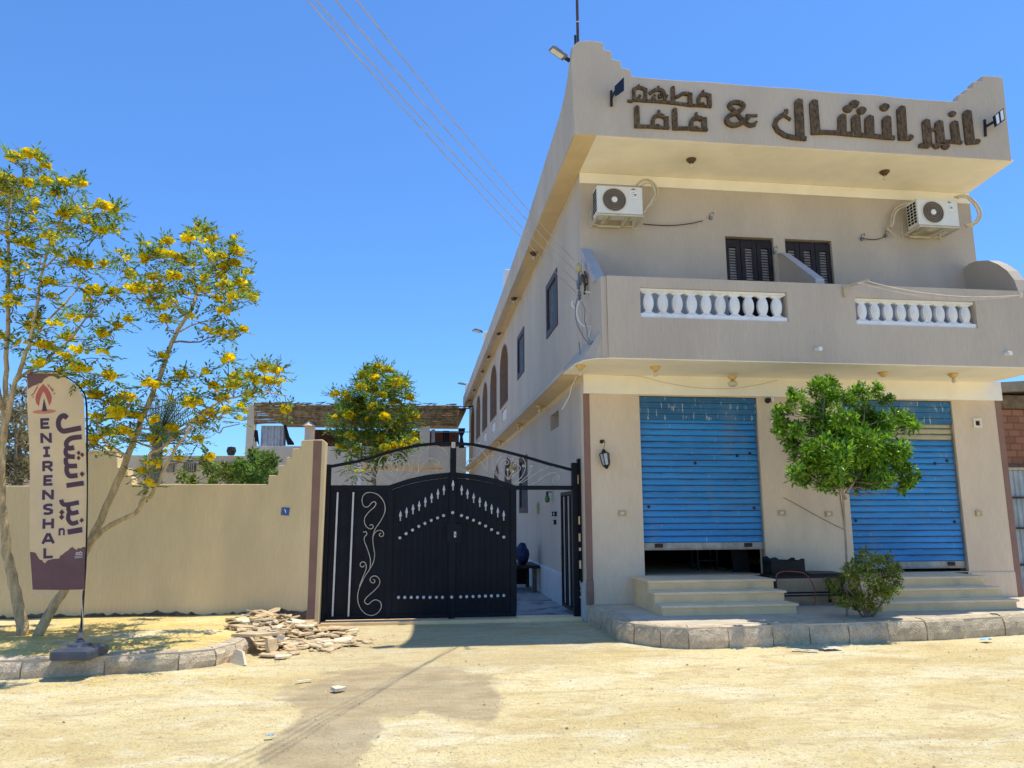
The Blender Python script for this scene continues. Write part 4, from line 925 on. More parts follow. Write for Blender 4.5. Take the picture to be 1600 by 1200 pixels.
mb.prism([p+Vector((0,-.028,-.024)) for p in pts]+[p+Vector((0,-.028,.024)) for p in pts[::-1]], [p+Vector((0,.028,-.024)) for p in pts]+[p+Vector((0,.028,.024)) for p in pts[::-1]]); mb.build('arch_bar', m_black, GT)
# side panel at the left of the leaves
mb = MB(); mb.box(XL+.031, xl-.031, YG-.004, YG+.004, .131, zR-.036)
for i in range(8): x = XL+.06+(xl-XL-.12)*i/7; mb.box(x-.012, x+.012, YG-.016, YG-.0045, .132, zR-.037)
mb.build('side_panel', m_black, GT)
for a, b in (((185,345),(153,1095)), ((280,345),(249,1095))):
    mb = MB(); mb.bar(gp(*g1(*a), YG-.03), gp(*g1(*b), YG-.03), .026, .014); mb.build('silver_bar', m_silver, GT)
scr = [[(372,556),(380,568),(395,562),(400,545),(390,530),(372,530),(352,555) ,(345,535)][:0] or [(378,548),(388,540),(398,546),(396,562),(378,566),(358,552),(346,525),(350,495),(375,462),(405,435),(416,415),(408,402),(390,408),(372,430),(350,434),(335,415),(333,380),(352,352),(385,346),(425,358),(455,388),(470,425),(468,470),(440,525),(410,570),(397,620),(402,680),(408,720),(400,770),(375,815),(345,860),(315,925),(305,975),(312,1025),(340,1070),(380,1090),(420,1080),(447,1045),(443,1010),(415,995),(390,1005),(370,1023),(352,1015),(347,1000),(365,975),(405,940),(435,905),(438,875),(420,853),(395,853),(380,872),(388,890),(405,892),(410,878),(398,872)],
       [(395,625),(405,598),(425,577),(450,577),(463,595),(455,612),(440,610),(436,598),(447,592)], [(380,805),(382,750),(365,690),(346,640),(347,615),(360,600),(356,584),(338,586)], [(315,915),(340,850),(357,805),(353,775),(336,765),(321,777),(323,792),(338,797),(345,786)]]
for s in scr:
    mb = MB(); mb.tube(catmull([gp(*g1(*q), YG-.035) for q in s], 3), .0075, 5); mb.build('scroll', m_ivory, GT, smooth=True)
# two leaves
ain = [(618,766),(645,757),(672,751),(702,747.5)]; aout = [(606,759),(640,748),(672,741.5),(707,738)]
A3 = [gp(*q) for q in aout]; mirror = lambda p: Vector((2*XC-p.x, p.y, p.z))
for sd in (0, 1):
    f = (lambda p: p) if sd == 0 else mirror
    top = catmull(A3, 4); top[-1].x = XC-.005; thick = .085; x_in = XC-.012; xo = xl-.05
    leaf = MB()
    loop = [f(Vector((p.x, 0, p.z))) for p in top]; lowl = [f(Vector((p.x+(.0), 0, p.z-thick))) for p in top]
    leaf.prism([v+Vector((0,YG-.035,0)) for v in loop+lowl[::-1]], [v+Vector((0,YG+.035,0)) for v in loop+lowl[::-1]])
    z0 = loop[0].z-thick
    def bx(m, a, b, c, d, e, g_):
        if sd: a, b = 2*XC-b, 2*XC-a
        m.box(a, b, c, d, e, g_)
    bx(leaf, xo, xo+.09, YG-.034, YG+.034, .06, z0+.02); bx(leaf, x_in-.055, x_in, YG-.034, YG+.034, .06, 2.38); bx(leaf, xo+.091, x_in-.056, YG-.03, YG+.03, .06, .125)
    Lf = leaf.build('gate_leaf', m_black, GT)
    pn = MB(); lw = [Vector((v.x, 0, v.z-.004)) for v in lowl]; lo = [Vector((v.x, 0, .126)) for v in lowl]
    pn.prism([v+Vector((0,YG-.004,0)) for v in lw+lo[::-1]], [v+Vector((0,YG+.004,0)) for v in lw+lo[::-1]]); 
    pn.build('sheet', m_black, Lf)
    sx = [565,602,641,678,715,753,791,827]; sy = [455,435,415,395,372,347,323,300]; by = [620,595,573,551,533,515,500,486]
    rb = MB()
    for i in range(8):
        a = gp(*g1(sx[i], sy[i])); x = f(a).x; z = a.z; zb_ = gp(*g1(sx[i], by[i])).z
        rb.box(x-.009, x+.009, YG-.022, YG-.0045, .127, z-.14)
        rb.box(x+.075-.006, x+.075+.006, YG-.014, YG-.0045, .127, z-.2) if i < 7 and sd == 0 else None
        sp_h = MB(); pr = [(0,0),(.012,-.03),(.026,-.085),(.008,-.115),(.018,-.13),(.008,-.14),(.014,-.165),(0,-.17)]
        sp_h.lathe([(max(r, .0005), h) for r, h in pr], (x, YG-.03, z), 8); sp_h.build('spear', m_silver, Lf)
        for zz in (zb_, gp(*g1(sx[i], 979)).z):
            s2 = MB(); s2.lathe([(.0,-.032),(.018,-.028),(.027,-.016),(.027,-.003),(.0,0)], (x, YG-.022, zz), 10, 'y'); s2.build('stud', m_silver, Lf, smooth=True)
    rb.build('rib', m_black, Lf)
    ar = MB(); q = [f(gp(*g1(sx[i], by[i]+4))) for i in range(8)]; ar.tube([v+Vector((0,-.02,0)) for v in q], .008, 5); q = [f(gp(*g1(sx[i], 980))) for i in range(8)]; ar.tube([v+Vector((0,-.026,0)) for v in q], .008, 5); ar.build('rail', m_black, Lf)
# centre post
mb = MB(); mb.box(XC-.05, XC+.05, YG-.06, YG-.036, .05, 2.80); CP = mb.build('centre_post', m_black, GT, bevel=.005)
mb = MB(); mb.box(XC-.032, XC+.032, YG-.07, YG+.035, 2.78, 2.88); mb.build('post_cap', m_ivory, CP)
a = gp(*g1(881,272)); mb = MB(); mb.lathe([(.0005,0),(.012,-.03),(.026,-.085),(.008,-.115),(.018,-.13),(.008,-.14),(.014,-.165),(.0005,-.17)], (XC, YG-.075, a.z), 8); mb.build('spear', m_silver, CP)
for y in (468, 977): a = gp(*g1(877, y)); mb = MB(); mb.lathe([(.0,-.032),(.018,-.028),(.027,-.016),(.027,-.003),(.0,0)], (XC, YG-.061, a.z), 10, 'y'); mb.build('stud', m_silver, CP)
a = gp(*g1(893,600)); mb = MB(); mb.box(a.x-.13, a.x+.11, YG-.066, YG-.0605, a.z-.14, a.z+.17); LP = mb.build('lock_plate', m_black, CP, bevel=.004)
mb = MB(); mb.box(a.x-.018, a.x+.018, YG-.073, YG-.0665, a.z-.045, a.z+.045); mb.build('lock', m_silver, LP); mb = MB(); mb.box(a.x-.006, a.x+.006, YG-.075, YG-.0735, a.z-.02, a.z+.02); mb.build('keyhole', m_dark, LP)
mb = MB(); mb.bar((XC-.03, YG-.07, -.0), (XC-.03, YG-.07, .35), .02); mb.build('drop_bolt', m_black, CP)
# scrollwork in the arch, mirrored about the centre post
sw = [[(205,405),(240,370),(300,345),(370,345),(430,365),(490,395),(560,440),(620,480),(700,530),(800,553)],
      [(605,565),(520,522),(450,465),(400,433),(340,415),(290,422),(262,452),(258,485),(275,503),(297,495),(293,478)], [(245,560),(295,562),(328,535),(332,495),(305,465),(275,462)],
      [(598,350),(612,405),(660,470),(740,530),(830,550)], [(870,505),(800,450),(742,400),(727,362),(750,330),(790,312),(815,332),(802,354),(780,346)],
      [(870,505),(920,435),(952,375),(955,315),(930,280),(890,272),(867,300),(880,325),(905,320),(897,302)], [(820,550),(722,482),(672,385),(670,305),(708,243),(760,220),(802,235),(820,268),(803,300),(772,298),(765,277),(785,266)],
      [(935,505),(1000,435),(1020,370),(1000,290),(950,222),(890,192),(842,200),(820,233),(838,265),(868,257),(866,238)], [(870,495),(845,455),(815,410)], [(872,495),(875,440),(876,390)],
      [(975,495),(1028,420),(1058,330),(1055,235)], [(1085,462),(1120,400),(1118,330),(1130,245),(1180,172),(1260,127),(1345,125),(1425,178),(1470,260),(1460,335),(1410,388),(1350,405),(1305,388)],
      [(1082,462),(1140,382),(1190,302),(1240,267),(1300,265),(1348,297),(1353,332),(1333,345),(1318,328)]]
for sd in (0, 1):
    f = (lambda p: p) if sd == 0 else mirror
    for s in sw:
        pp = [f(gp(*g3(*q))) for q in s]; mb = MB(); mb.tube(catmull(pp, 3), .0068, 5); mb.build('scroll', m_ivory, GT, smooth=True)
    for q in ((597,340),(812,405),(876,386),(1055,227),(690,340)):
        p = f(gp(*g3(*q))); mb = MB(); mb.lathe([(0,-.022),(.018,-.018),(.026,-.006),(.026,.006),(.018,.018),(0,.022)], p, 10, 'y'); mb.build('scroll_ball', m_ivory, GT, smooth=True)
# wicket door swung open along the side wall, hinged on the right post
mb = MB(); xd = XR+.0; dz0, dz1 = .08, zR-.05; ya, yb = YG+.06, YG+1.10
for bx in ((ya,ya+.06,dz0,dz1),(yb-.06,yb,dz0,dz1)): mb.box(xd-.03, xd+.03, *bx)
mb.box(xd-.029, xd+.029, ya+.061, yb-.061, dz1-.06, dz1); mb.box(xd-.029, xd+.029, ya+.061, yb-.061, dz0, dz0+.06)
D_ = mb.build('wicket_door', m_black, GT)
mb = MB(); mb.box(xd-.002, xd+.004, ya+.06, yb-.06, dz0+.06, dz1-.06)
for i in range(6): y = ya+.12+(yb-ya-.24)*i/5; mb.box(xd-.016, xd-.0025, y-.012, y+.012, dz0+.061, dz1-.061)
mb.build('sheet', m_black, D_)
for i in (1, 3): mb = MB(); y = ya+.15+i*.2; mb.bar((xd-.024,y,dz0+.08),(xd-.024,y,dz1-.08),.016); mb.build('silver_bar', m_silver, D_)
mb = MB(); mb.tube([(xd-.03,yb-.08,1.02),(xd-.08,yb-.08,1.02),(xd-.08,yb-.17,1.02)], .011, 6); mb.build('handle', m_silver, D_); mb = MB(); mb.box(xd-.04,xd-.0305,yb-.13,yb-.03,.9,1.14); mb.build('lock_plate', m_black, D_)
# plaster patches on the gate jambs
mb = MB(); rr = random.Random(12)
for i in range(9): z = .2+rr.random()*2.2; mb.box(XR+.051, XR+.06+.03*rr.random(), YG-.05, YG+.02, z, z+.05+.12*rr.random())
for i in range(9): z = .2+rr.random()*2.1; mb.box(XL-.075, XL-.051, YG-.05, YG+.02, z, z+.05+.12*rr.random())
mb.build('mortar_patch', m_stone, GT)

# ------------------------------------------------------------------ things in the courtyard
P1 = PX(832,878,2.5); yb_ = P1.y
t = thing('courtyard_bench', 'old dark wooden bench against the side wall behind the gate', 'bench', (2.2, yb_+.5, .012))
mb = MB(); mb.box(1.85,2.66,yb_-.05,yb_+1.3,.52,.58); mb.build('seat', m_darkwood, t)
for x in (1.92,2.55):
    for y in (yb_+.02, yb_+1.15): mb = MB(); mb.box(x-.04,x+.04,y-.04,y+.04,.012,.519); mb.build('leg', M('worn_wood', (.12,.09,.07), .8, .2, 8) if 'worn_wood' not in bpy.data.materials else bpy.data.materials['worn_wood'], t)
mb = MB(); mb.box(1.98,2.49,yb_+.9,yb_+1.0,.1,.5); mb.build('backing', m_dark, t)
mb = MB(); c = Vector((2.32,yb_+.35,.60)); o = len(mb.v); n = 12
for i in range(9):
    a = math.pi*i/8
    for j in range(n):
        b = 2*math.pi*j/n; rr_ = 1+.12*math.sin(3*b+i)+.08*math.sin(5*a+j); mb.v.append(c+Vector((.16*math.sin(a)*math.cos(b)*rr_, .22*math.sin(a)*math.sin(b)*rr_, .21+.23*-math.cos(a)*rr_*.98)))
for i in range(8):
    for j in range(n): mb.f.append((o+i*n+j, o+i*n+(j+1) % n, o+(i+1)*n+(j+1) % n, o+(i+1)*n+j))
tag(mb.build('cloth_bundle', m_clothb, smooth=True), 'dark blue bundle sitting on the old courtyard bench', 'bundle')
p = PX(855,778,2.6); t = thing('hanging_bulb', 'green glass bulb hanging on the side wall inside the gate', 'lamp', p)
mb = MB(); mb.bar(p+Vector((.1,0,.12)), p+Vector((-.02,0,.12)), .02); mb.tube([p+Vector((0,0,.12)), p+Vector((0,0,.06))], .025, 8); mb.build('holder', m_black2, t)
mb = MB(); mb.lathe([(0,-.10),(.045,-.08),(.06,-.03),(.04,.03),(.025,.062),(0,.064)], p, 12); mb.build('bulb', m_green, t, smooth=True)
def sidebox(px, py, dy, dz, mat, name, label, cat, grp=None):
    p = PX(px, py, X0); t = thing(name, label, cat, p, grp); mb = MB(); mb.box(X0-.05, X0-.001, p.y-dy/2, p.y+dy/2, p.z-dz/2, p.z+dz/2); mb.build('box', mat, t)
    mb = MB(); mb.box(X0-.056, X0-.0505, p.y-dy/2+.02, p.y+dy/2-.02, p.z-dz/2+.02, p.z+dz/2-.02); mb.build('cover', m_boxw if mat != m_box else m_wood, t)
sidebox(840.5,794,.42,.24,m_box,'wall_cupboard','small brown cupboard on the side wall inside the gate','cupboard')
sidebox(866,803,.09,.09,m_black2,'wall_switch','dark switch on the side wall, inner one of the upper pair','switch','switches on the side wall')
sidebox(869.5,803,.09,.09,m_black2,'wall_switch','dark switch on the side wall, outer one of the upper pair','switch','switches on the side wall')
sidebox(868.5,816,.09,.09,m_black2,'wall_switch','dark switch on the side wall just below the pair','switch','switches on the side wall')
# yellow wall lamp near the arched window
p = PX(801,733,2.60); t = thing('wall_lamp', 'small yellowish wall lamp beside the arched window inside the gate', 'lamp', p); mb = MB(); mb.lathe([(0,-.12),(.06,-.1),(.10,.05),(.05,.15),(0,.17)], p, 8); mb.build('shade', m_lamp_g, t); mb = MB(); mb.box(p.x+.0,X0-.001,p.y-.02,p.y+.02,p.z+.17,p.z+.2); mb.build('arm', m_black2, t)

# ------------------------------------------------------------------ rear wing with reed-shaded roof terrace
YV = 38.0; v = lambda x, y, Y=YV: PY(x, y, Y)
RW = thing('rear_wing', 'rear beige wing with a reed-screened roof terrace behind the gate', 'building', (-3, YV, 0))
xa = v(386,660).x; xb = 2.36; zp = v(500,696).z
mb = MB(); pr = [(xa,0)]+[(v(x,y).x, v(x,y).z) for x, y in ((386,682),(393,682),(393,690),(399,690),(399,697),(407,697))]+[(xb,zp),(xb,0)]; mb.ex(pr, 'y', YV, YV+.3); mb.build('wall', m_plaster, RW)
for x0, x1, yt in ((386,398,632),(477,491,664),(656,672,636)): mb = MB(); mb.box(v(x0,660).x, v(x1,660).x, YV-.05, YV+.45, zp-.9, v(x0,yt).z); mb.build('pillar', m_plaster, RW)
mb = MB(); rr = random.Random(9)
zt_, zm = v(500,633).z, v(500,664).z
n = 46
for i in range(n):
    z = zm+(zt_-zm)*i/n; mb.tube([(v(398,660).x+.6*k+0*rr.random(), YV-.1+rr.uniform(-.03,.03)-.25*(i/n), z+.045*math.sin(k*.9)+rr.uniform(-.018,.018)) for k in range(int((xb-v(398,660).x)/.6)+1)], rr.uniform(.010,.022), 4)
mb.build('reed_screen', m_reed, RW)
mb = MB()
for i in range(150): x = rr.uniform(v(396,660).x, xb); z = zt_+rr.uniform(-.05,.10); l_ = rr.uniform(.2,.7); mb.bar((x,YV-.35+rr.uniform(-.2,.9),z),(x+l_,YV-.35+rr.uniform(-.2,.9),z+rr.uniform(-.05,.05)),.03)
mb.box(v(397,660).x, xb, YV+.3, YV+9, zt_-.12, zt_-.02); mb.build('reed_roof', M('dark_reed_thatch', (.10,.065,.045), .95, .4, 8, .5, 30), RW)
mb = MB(); mb.box(v(486,680,44).x, 2.3, 44, 44.2, zp-1.2, v(560,672,44).z); mb.build('brick_parapet', m_brickd, RW)
def curtain(x0, x1, yt, yb2, mat, n=26):
    mb = MB(); a, b = v(x0,680).x, v(x1,680).x; z0, z1 = v(x0,yb2).z, v(x0,yt).z; cols = []
    for i in range(n+1): cols.append((a+(b-a)*i/n, YV+.25+.05*math.sin(i*1.7)+.02*math.sin(i*.9)))
    o = len(mb.v)
    for x, y in cols: mb.v += [Vector((x,y,z0)), Vector((x,y,z1))]
    for i in range(n): mb.f.append((o+2*i, o+2*i+2, o+2*i+3, o+2*i+1))
    return mb.build('curtain', mat, RW, smooth=True)
curtain(406,442,664,696,m_curt); curtain(439,446,664,696,m_archin, 6)
mb = MB(); mb.prism([v(443,664),v(447,664),v(452,682),v(459,692),v(459,695),v(449,695),v(446,684)], [p+Vector((0,.1,0)) for p in (v(443,664),v(447,664),v(452,682),v(459,692),v(459,695),v(449,695),v(446,684))]); mb.build('tied_curtain', m_curtd, RW)
mb = MB(); q = [v(392,672),v(402,672),v(405,697),v(402,690),v(398,690),v(398,683),(v(392,683))]; mb.prism(q, [p+Vector((0,.1,0)) for p in q]); mb.build('dark_cloth', m_curtd, RW)
mb = MB(); q = [v(716,669),v(727,669),v(726,676),v(723,682),v(726,700),v(717,700),v(719,682),v(717,676)]; mb.prism(q, [p+Vector((0,.15,0)) for p in q]); mb.build('tied_curtain', m_curtd, RW)
curtain(674,680,670,694,m_curt, 8); curtain(692,702,672,693,m_curtd, 8)
mb = MB(); mb.bar(v(672,675),v(735,675),.04); mb.build('curtain_rod', m_lead, RW)
mb = MB(); mb.lathe([(.0,.0),(.35,-.02),(.05,.22),(0,.24)], v(484,666)+Vector((0,-.3,0)), 4); mb.build('lantern_roof', m_plaster, RW)
# canopy seen through the gate's scrollwork
t = thing('courtyard_canopy', 'pale canopy slab on a thin post, in sun behind the gate arch', 'canopy', v(600,728,24))
a, b = v(569,728,24), v(690,728,24); mb = MB(); mb.box(a.x, b.x, 22.4, 24.2, a.z-.14, a.z+.0); mb.build('slab', m_stone, t)
for x, h in ((a.x+.0, v(567,700,24).z),): mb = MB(); mb.box(x-.07, x+.03, 22.3, 22.42, 0.012, h); mb.build('post', m_cream, t)
for x in (b.x-.1,): mb = MB(); mb.box(x-.06, x+.06, 23.9, 24.1, 0.012, a.z-.141); mb.build('post', m_cream, t)

# ------------------------------------------------------------------ far house behind the wall on the left
t = thing('far_house', 'low beige house with dark windows far behind the boundary wall', 'house', (-17, 50, 0)); u = lambda x, y: PY(x, y, 50.)
mb = MB(); mb.box(-36, u(400,720).x, 50, 58, 0, u(300,712).z); mb.build('wall', m_far, t)
for x0, x1 in ((262,272),(288,306),(325,341),(347,364),(228,240)):
    a, b = u(x0,724), u(x1,738); mb = MB(); mb.box(a.x, b.x, 49.9, 49.99, b.z, a.z); w = mb.build('window', m_farw, t); mb = MB(); k = (b.x-a.x)/6
    for i in range(1, 6): mb.bar((a.x+k*i,49.86,b.z),(a.x+k*i,49.86,a.z),.06)
    mb.build('grille', m_concrete, w)
p = u(361,712); mb = MB(); mb.lathe([(0,0),(.2,.02),(.32,.3),(.25,.55),(0,.6)], p, 10); mb.build('roof_tank', m_black2, t)
mb = MB(); mb.box(u(185,720).x, u(192,720).x+.2, 49, 49.9, 0, u(188,728).z); mb.build('white_wing', m_whitep, t)

# ------------------------------------------------------------------ brick neighbour on the right
t = thing('brick_neighbour', 'rough red brick house with a concrete beam at the right edge', 'building', (12.5, 12.6, 0))
mb = MB(); mb.box(X1+.09, 17, 12.55, 20, 2.52, 3.62); mb.build('wall', m_brick, t)
mb = MB(); mb.box(X1+.10, 17, 12.6, 20, 0, 2.5); mb.build('lower_wall', m_concrete, t)
mb = MB(); mb.prism([(X1+.05,12.35,3.9),(17,12.35,4.35),(17,20,4.35),(X1+.05,20,3.9)], [(X1+.05,12.35,4.08),(17,12.35,4.55),(17,20,4.55),(X1+.05,20,4.08)]); mb.build('roof_slab', m_concrete, t)
mb = MB(); mb.box(X1+.07, 17, 12.5, 12.85, 3.63, 3.88); mb.build('beam', M('old_timber', (.17,.12,.07), .95, .3, 8, .5, 30), t)
t = thing('corrugated_gate', 'grey corrugated metal gate under the brick wall at the right edge', 'gate', (11.5,12.4,0))
mb = MB(); xs = [X1+.13+.02*i for i in range(150)]; o = len(mb.v)
for i, x in enumerate(xs): y = 12.45+.018*math.sin(i*math.pi/2.5); mb.v += [Vector((x,y,.26)), Vector((x,y,2.46))]
for i in range(len(xs)-1): mb.f.append((o+2*i, o+2*i+2, o+2*i+3, o+2*i+1))
mb.build('sheet', m_corr, t)
mb = MB()
for z in (.75, 1.4, 1.95): mb.box(X1+.12, 13.4, 12.38, 12.42, z, z+.035)
mb.build('bar', M('rusty_bar', (.07,.05,.04), .8, .3, 8), t); mb = MB(); mb.box(X1+.1, 13.4, 12.38, 12.5, 2.465, 2.515); mb.build('lintel', m_wood, t)

# ------------------------------------------------------------------ feather banner
YN = 9.55
BN = thing('feather_banner', 'tall cream feather banner with plum Latin and Arabic lettering on a black base', 'banner flag', PZ(125,1012,.2))
wav = lambda P: .022*math.sin(P.z*3.1+1.2*P.x)+.016*math.sin(P.x*9+P.z*1.3)
def bn(x, y, d=0.): P = PY(x, y, YN); return P+Vector((0, wav(P)-d, 0))
LE = [(44,584),(44.5,650),(45.5,700),(47.5,800),(51,921.5)]
def edge(L, y):
    for (x0, y0), (x1, y1) in zip(L, L[1:]):
        if y <= y1: return x0+(x1-x0)*max(0, (y-y0))/(y1-y0)
    return L[-1][0]
RE = [(60,581),(74,580.3),(91,583),(102,589.5),(117.5,600),(128,612),(133,624),(134.5,657),(135,760),(135,860),(133,921)]
ys = [584+(921.5-584)*i/60 for i in range(61)]; mb = MB(); nx = 12; o = 0
def redge(y):
    best = 133
    for (x0, y0), (x1, y1) in zip(RE[1:], RE[2:]):
        if y0 <= y <= y1: return x0+(x1-x0)*(y-y0)/(y1-y0)
    return 74 if y < 581 else 133
for y in ys:
    a, b = edge(LE, y), redge(y)
    for i in range(nx+1): mb.v.append(bn(a+(b-a)*i/nx, y))
for j in range(60):
    for i in range(nx): q = j*(nx+1)+i; mb.f.append((q, q+1, q+nx+2, q+nx+1))
top = [(44,584),(60,581.5),(74,580.3),(84,581.3),(94.5,584)]
o = len(mb.v); mb.v += [bn(*q) for q in top]; mb.f.append(tuple(o+i for i in range(len(top))))
FAB = mb.build('fabric', m_fab, BN, smooth=True)
def patch(polys, name, mat, d, parent=FAB):
    m_ = MB(); m2 = bmesh.new()
    for pl in polys:
        vs = [m2.verts.new((x, y, 0)) for x, y in pl]; m2.faces.new(vs)
    m2.normal_update(); bmesh.ops.triangulate(m2, faces=m2.faces)
    for _ in range(2): bmesh.ops.subdivide_edges(m2, edges=[e for e in m2.edges if e.calc_length() > 9], cuts=1, use_grid_fill=False); bmesh.ops.triangulate(m2, faces=m2.faces)
    m2.verts.index_update(); m_.v = [bn(w.co.x, w.co.y, d) for w in m2.verts]; m_.f = [tuple(w.index for w in f.verts) for f in m2.faces]; m2.free()
    return m_.build(name, mat, parent)
F_ = lambda x, y: (30+x/5.714, 570+y/5.714); G_ = lambda x, y: (30+x/4.286, 760+y/4.286); D4 = lambda x, y: (x/4, 560+y/4)
patch([[F_(*q) for q in ((82,84),(130,72),(190,64),(250,60),(300,65),(350,76),(385,92),(410,114),(385,113),(365,122),(350,131),(335,118),(315,106),(290,100),(262,106),(245,120),(232,125),(222,140),(212,158),(200,168),(180,170),(165,180),(140,190),(115,205),(90,222))]], 'plum_header', m_plumbg, .003)
patch([[G_(*q) for q in ((84,438),(105,440),(120,445),(130,462),(140,480),(150,492),(160,490),(168,505),(180,515),(190,500),(200,493),(235,485),(270,483),(278,462),(290,458),(310,440),(330,428),(345,412),(360,405),(375,418),(390,425),(400,412),(420,414),(435,404),(450,406),(448,550),(445,688),(300,694),(98,690),(92,560))]], 'plum_footer', m_plumbg, .003)
patch([[F_(*q) for q in ((220,172),(185,215),(160,270),(153,310),(160,345),(182,372),(190,320),(205,275),(222,240),(222,240.5),(240,272),(255,315),(270,368),(288,330),(294,295),(284,255),(258,212))]], 'flame', m_coral, .0035)
patch([[F_(*q) for q in ((226,300),(206,416),(252,414))]], 'obelisk', m_plum, .0045)
patch([[F_(228+102*math.cos(a*math.pi/10), 419+19*math.sin(a*math.pi/10)-6*math.cos(a*math.pi/10)) for a in range(20)]], 'flame_base', m_peach, .004)
def strokes(items, fm, name, mat, d, grow=0, parent=FAB):
    m_ = MB()
    for k, it in enumerate(items):
        p, w = it[0], it[1]
        if len(it) > 2: p = [(q.x, q.y) for q in catmull([(a, b, 0) for a, b in p], 4)]
        else:
            pp = []
            for a, b in zip(p, p[1:]):
                for i in range(3): pp.append((a[0]+(b[0]-a[0])*i/3, a[1]+(b[1]-a[1])*i/3))
            p = pp+[p[-1]]
        w = w+grow; n = len(p); L, Q = [], []
        if grow:
            e = Vector(p[0])-Vector(p[1]); e.normalize(); p = [tuple(Vector(p[0])+e*grow*.5)]+list(p[1:]); e = (Vector(p[-1])-Vector(p[-2])).normalized(); p = list(p[:-1])+[tuple(Vector(p[-1])+e*grow*.5)]
        for i in range(n):
            a, b, c = Vector(p[max(i-1,0)]), Vector(p[i]), Vector(p[min(i+1,n-1)])
            d1 = (b-a).normalized() if i else (c-b).normalized(); d2 = (c-b).normalized() if i < n-1 else d1
            t_ = d1+d2; t_ = t_.normalized() if t_.length > 1e-5 else d1; nn = Vector((-t_.y, t_.x)); h = nn*w/2*min(1.45, 1/max(.5, nn.dot(Vector((-d1.y, d1.x)))))
            L.append(b+h); Q.append(b-h)
        m_.add([bn(*fm(v_.x, v_.y), d+.00022*k) for v_ in L+Q], [(i, i+1, n+i+1, n+i) for i in range(n-1)])
    return m_.build(name, mat, parent)
GL = dict(
 E=[[(-.42,-.5),(-.42,.5)],[(-.55,-.42),(.5,-.42)],[(-.5,0),(.38,0)],[(-.55,.42),(.5,.42)]],
 N=[[(-.42,.5),(-.42,-.5)],[(-.45,-.45),(.45,.45)],[(.42,.5),(.42,-.5)]],
 I=[[(0,-.5),(0,.5)],[(-.4,-.42),(.4,-.42)],[(-.4,.42),(.4,.42)]],
 R=[[(-.40,.5),(-.40,-.5)],[(-.45,-.41),(.15,-.41),(.38,-.33),(.38,-.08),(.15,.05),(-.4,.05)],[(.02,.05),(.48,.5)]],
 S=[[(.45,-.34),(.25,-.43),(-.1,-.43),(-.38,-.33),(-.38,-.12),(-.1,-.02),(.15,.02),(.38,.13),(.38,.33),(.1,.43),(-.25,.43),(-.45,.34)]],
 H=[[(-.42,-.5),(-.42,.5)],[(.42,-.5),(.42,.5)],[(-.4,0),(.4,0)]],
 A=[[(-.48,.5),(-.04,-.5)],[(.04,-.5),(.48,.5)],[(-.28,.22),(.28,.22)]],
 L=[[(-.36,-.5),(-.36,.5)],[(-.5,.41),(.5,.41)]],
 n=[[(-.36,-.5),(-.36,.5)],[(-.36,-.2),(-.1,-.40),(.2,-.40),(.36,-.2),(.36,.5)]])
seq = [('E',282,407,50,60),('N',285,497,62,62),('I',286,583,50,60),('R',291,673,58,62),('E',296,762,50,60),('N',296,852,62,62),('S',299,943,54,64),('H',303,1033,60,62),('A',305,1125,66,64),('L',306,1216,54,62)]
for ch, cx, cy, w, h in seq:
    it = [([(cx+a*w, cy+b*h-a*w*.05) for a, b in s], 17) for s in GL[ch]]
    strokes(it, D4, 'letter_outline', m_outl, .0022, 7); strokes(it, D4, 'letter', m_plum, .0042)
cx, cy = 385, 1084; it = [([(cx+a*38, cy+b*44-a*2) for a, b in s], 12) for s in GL['n']]; strokes(it, D4, 'letter_outline', m_outl, .0022, 6); strokes(it, D4, 'letter', m_plum, .0042)
def dia(x, y, r): return [(x, y-r*1.1), (x+r, y), (x, y+r*1.1), (x-r, y)]
ar1 = [([(432,478),(405,456),(370,468),(348,510),(354,560),(385,590),(430,588),(562,566)],46,1), ([(565,645),(470,655),(428,680),(415,705),(425,735),(450,745),(490,738)],44,1), ([(414,745),(408,785),(430,815),(494,822)],42,1), ([(412,830),(408,872),(435,902),(514,902)],42,1), ([(416,905),(416,955),(445,992),(518,986)],44,1), ([(412,1078),(575,1056)],44)]
strokes(ar1, F_, 'arabic_outline', m_outl, .0021, 9); strokes(ar1, F_, 'arabic_word', m_plum, .0046)
patch([[F_(*q) for q in dia(x, y, r)] for x, y, r in ((532,787,20),(565,804,20),(530,832,20),(560,975,24))], 'arabic_dots', m_plum, .0046)
ar2 = [([(376,882),(384,906),(410,914),(492,900)],28,1), ([(425,915),(424,945),(448,968),(490,958)],28,1), ([(428,965),(424,1005),(450,1032),(490,1022)],28,1), ([(422,1086),(518,1070)],34)]
strokes(ar2, D4, 'arabic_outline', m_outl, .0021, 7); strokes(ar2, D4, 'arabic_word', m_plum, .0046)
patch([[D4(*q) for q in dia(x, y, r)] for x, y, r in ((382,962,17),(382,992,17),(512,1012,15))], 'arabic_dots', m_plum, .0046)
sq = [([(122,282),(128,268),(140,262)],9), ([(130,296),(142,286)],9), ([(140,262),(150,240),(160,225),(172,196)],10), ([(168,185),(182,180)],8), ([(256,180),(272,186),(268,200)],9), ([(280,200),(292,222),(304,240)],11), ([(300,215),(312,228)],8), ([(308,262),(326,254)],9)]
strokes(sq, F_, 'small_script', m_coral, .0036)
wl = [([(383,455),(395,440),(405,448),(418,436),(430,448)],7), ([(385,458),(432,452)],5), ([(374,470),(432,463)],4), ([(376,479),(432,473)],4)]
strokes(wl, G_, 'white_emblem', m_outl, .0046)
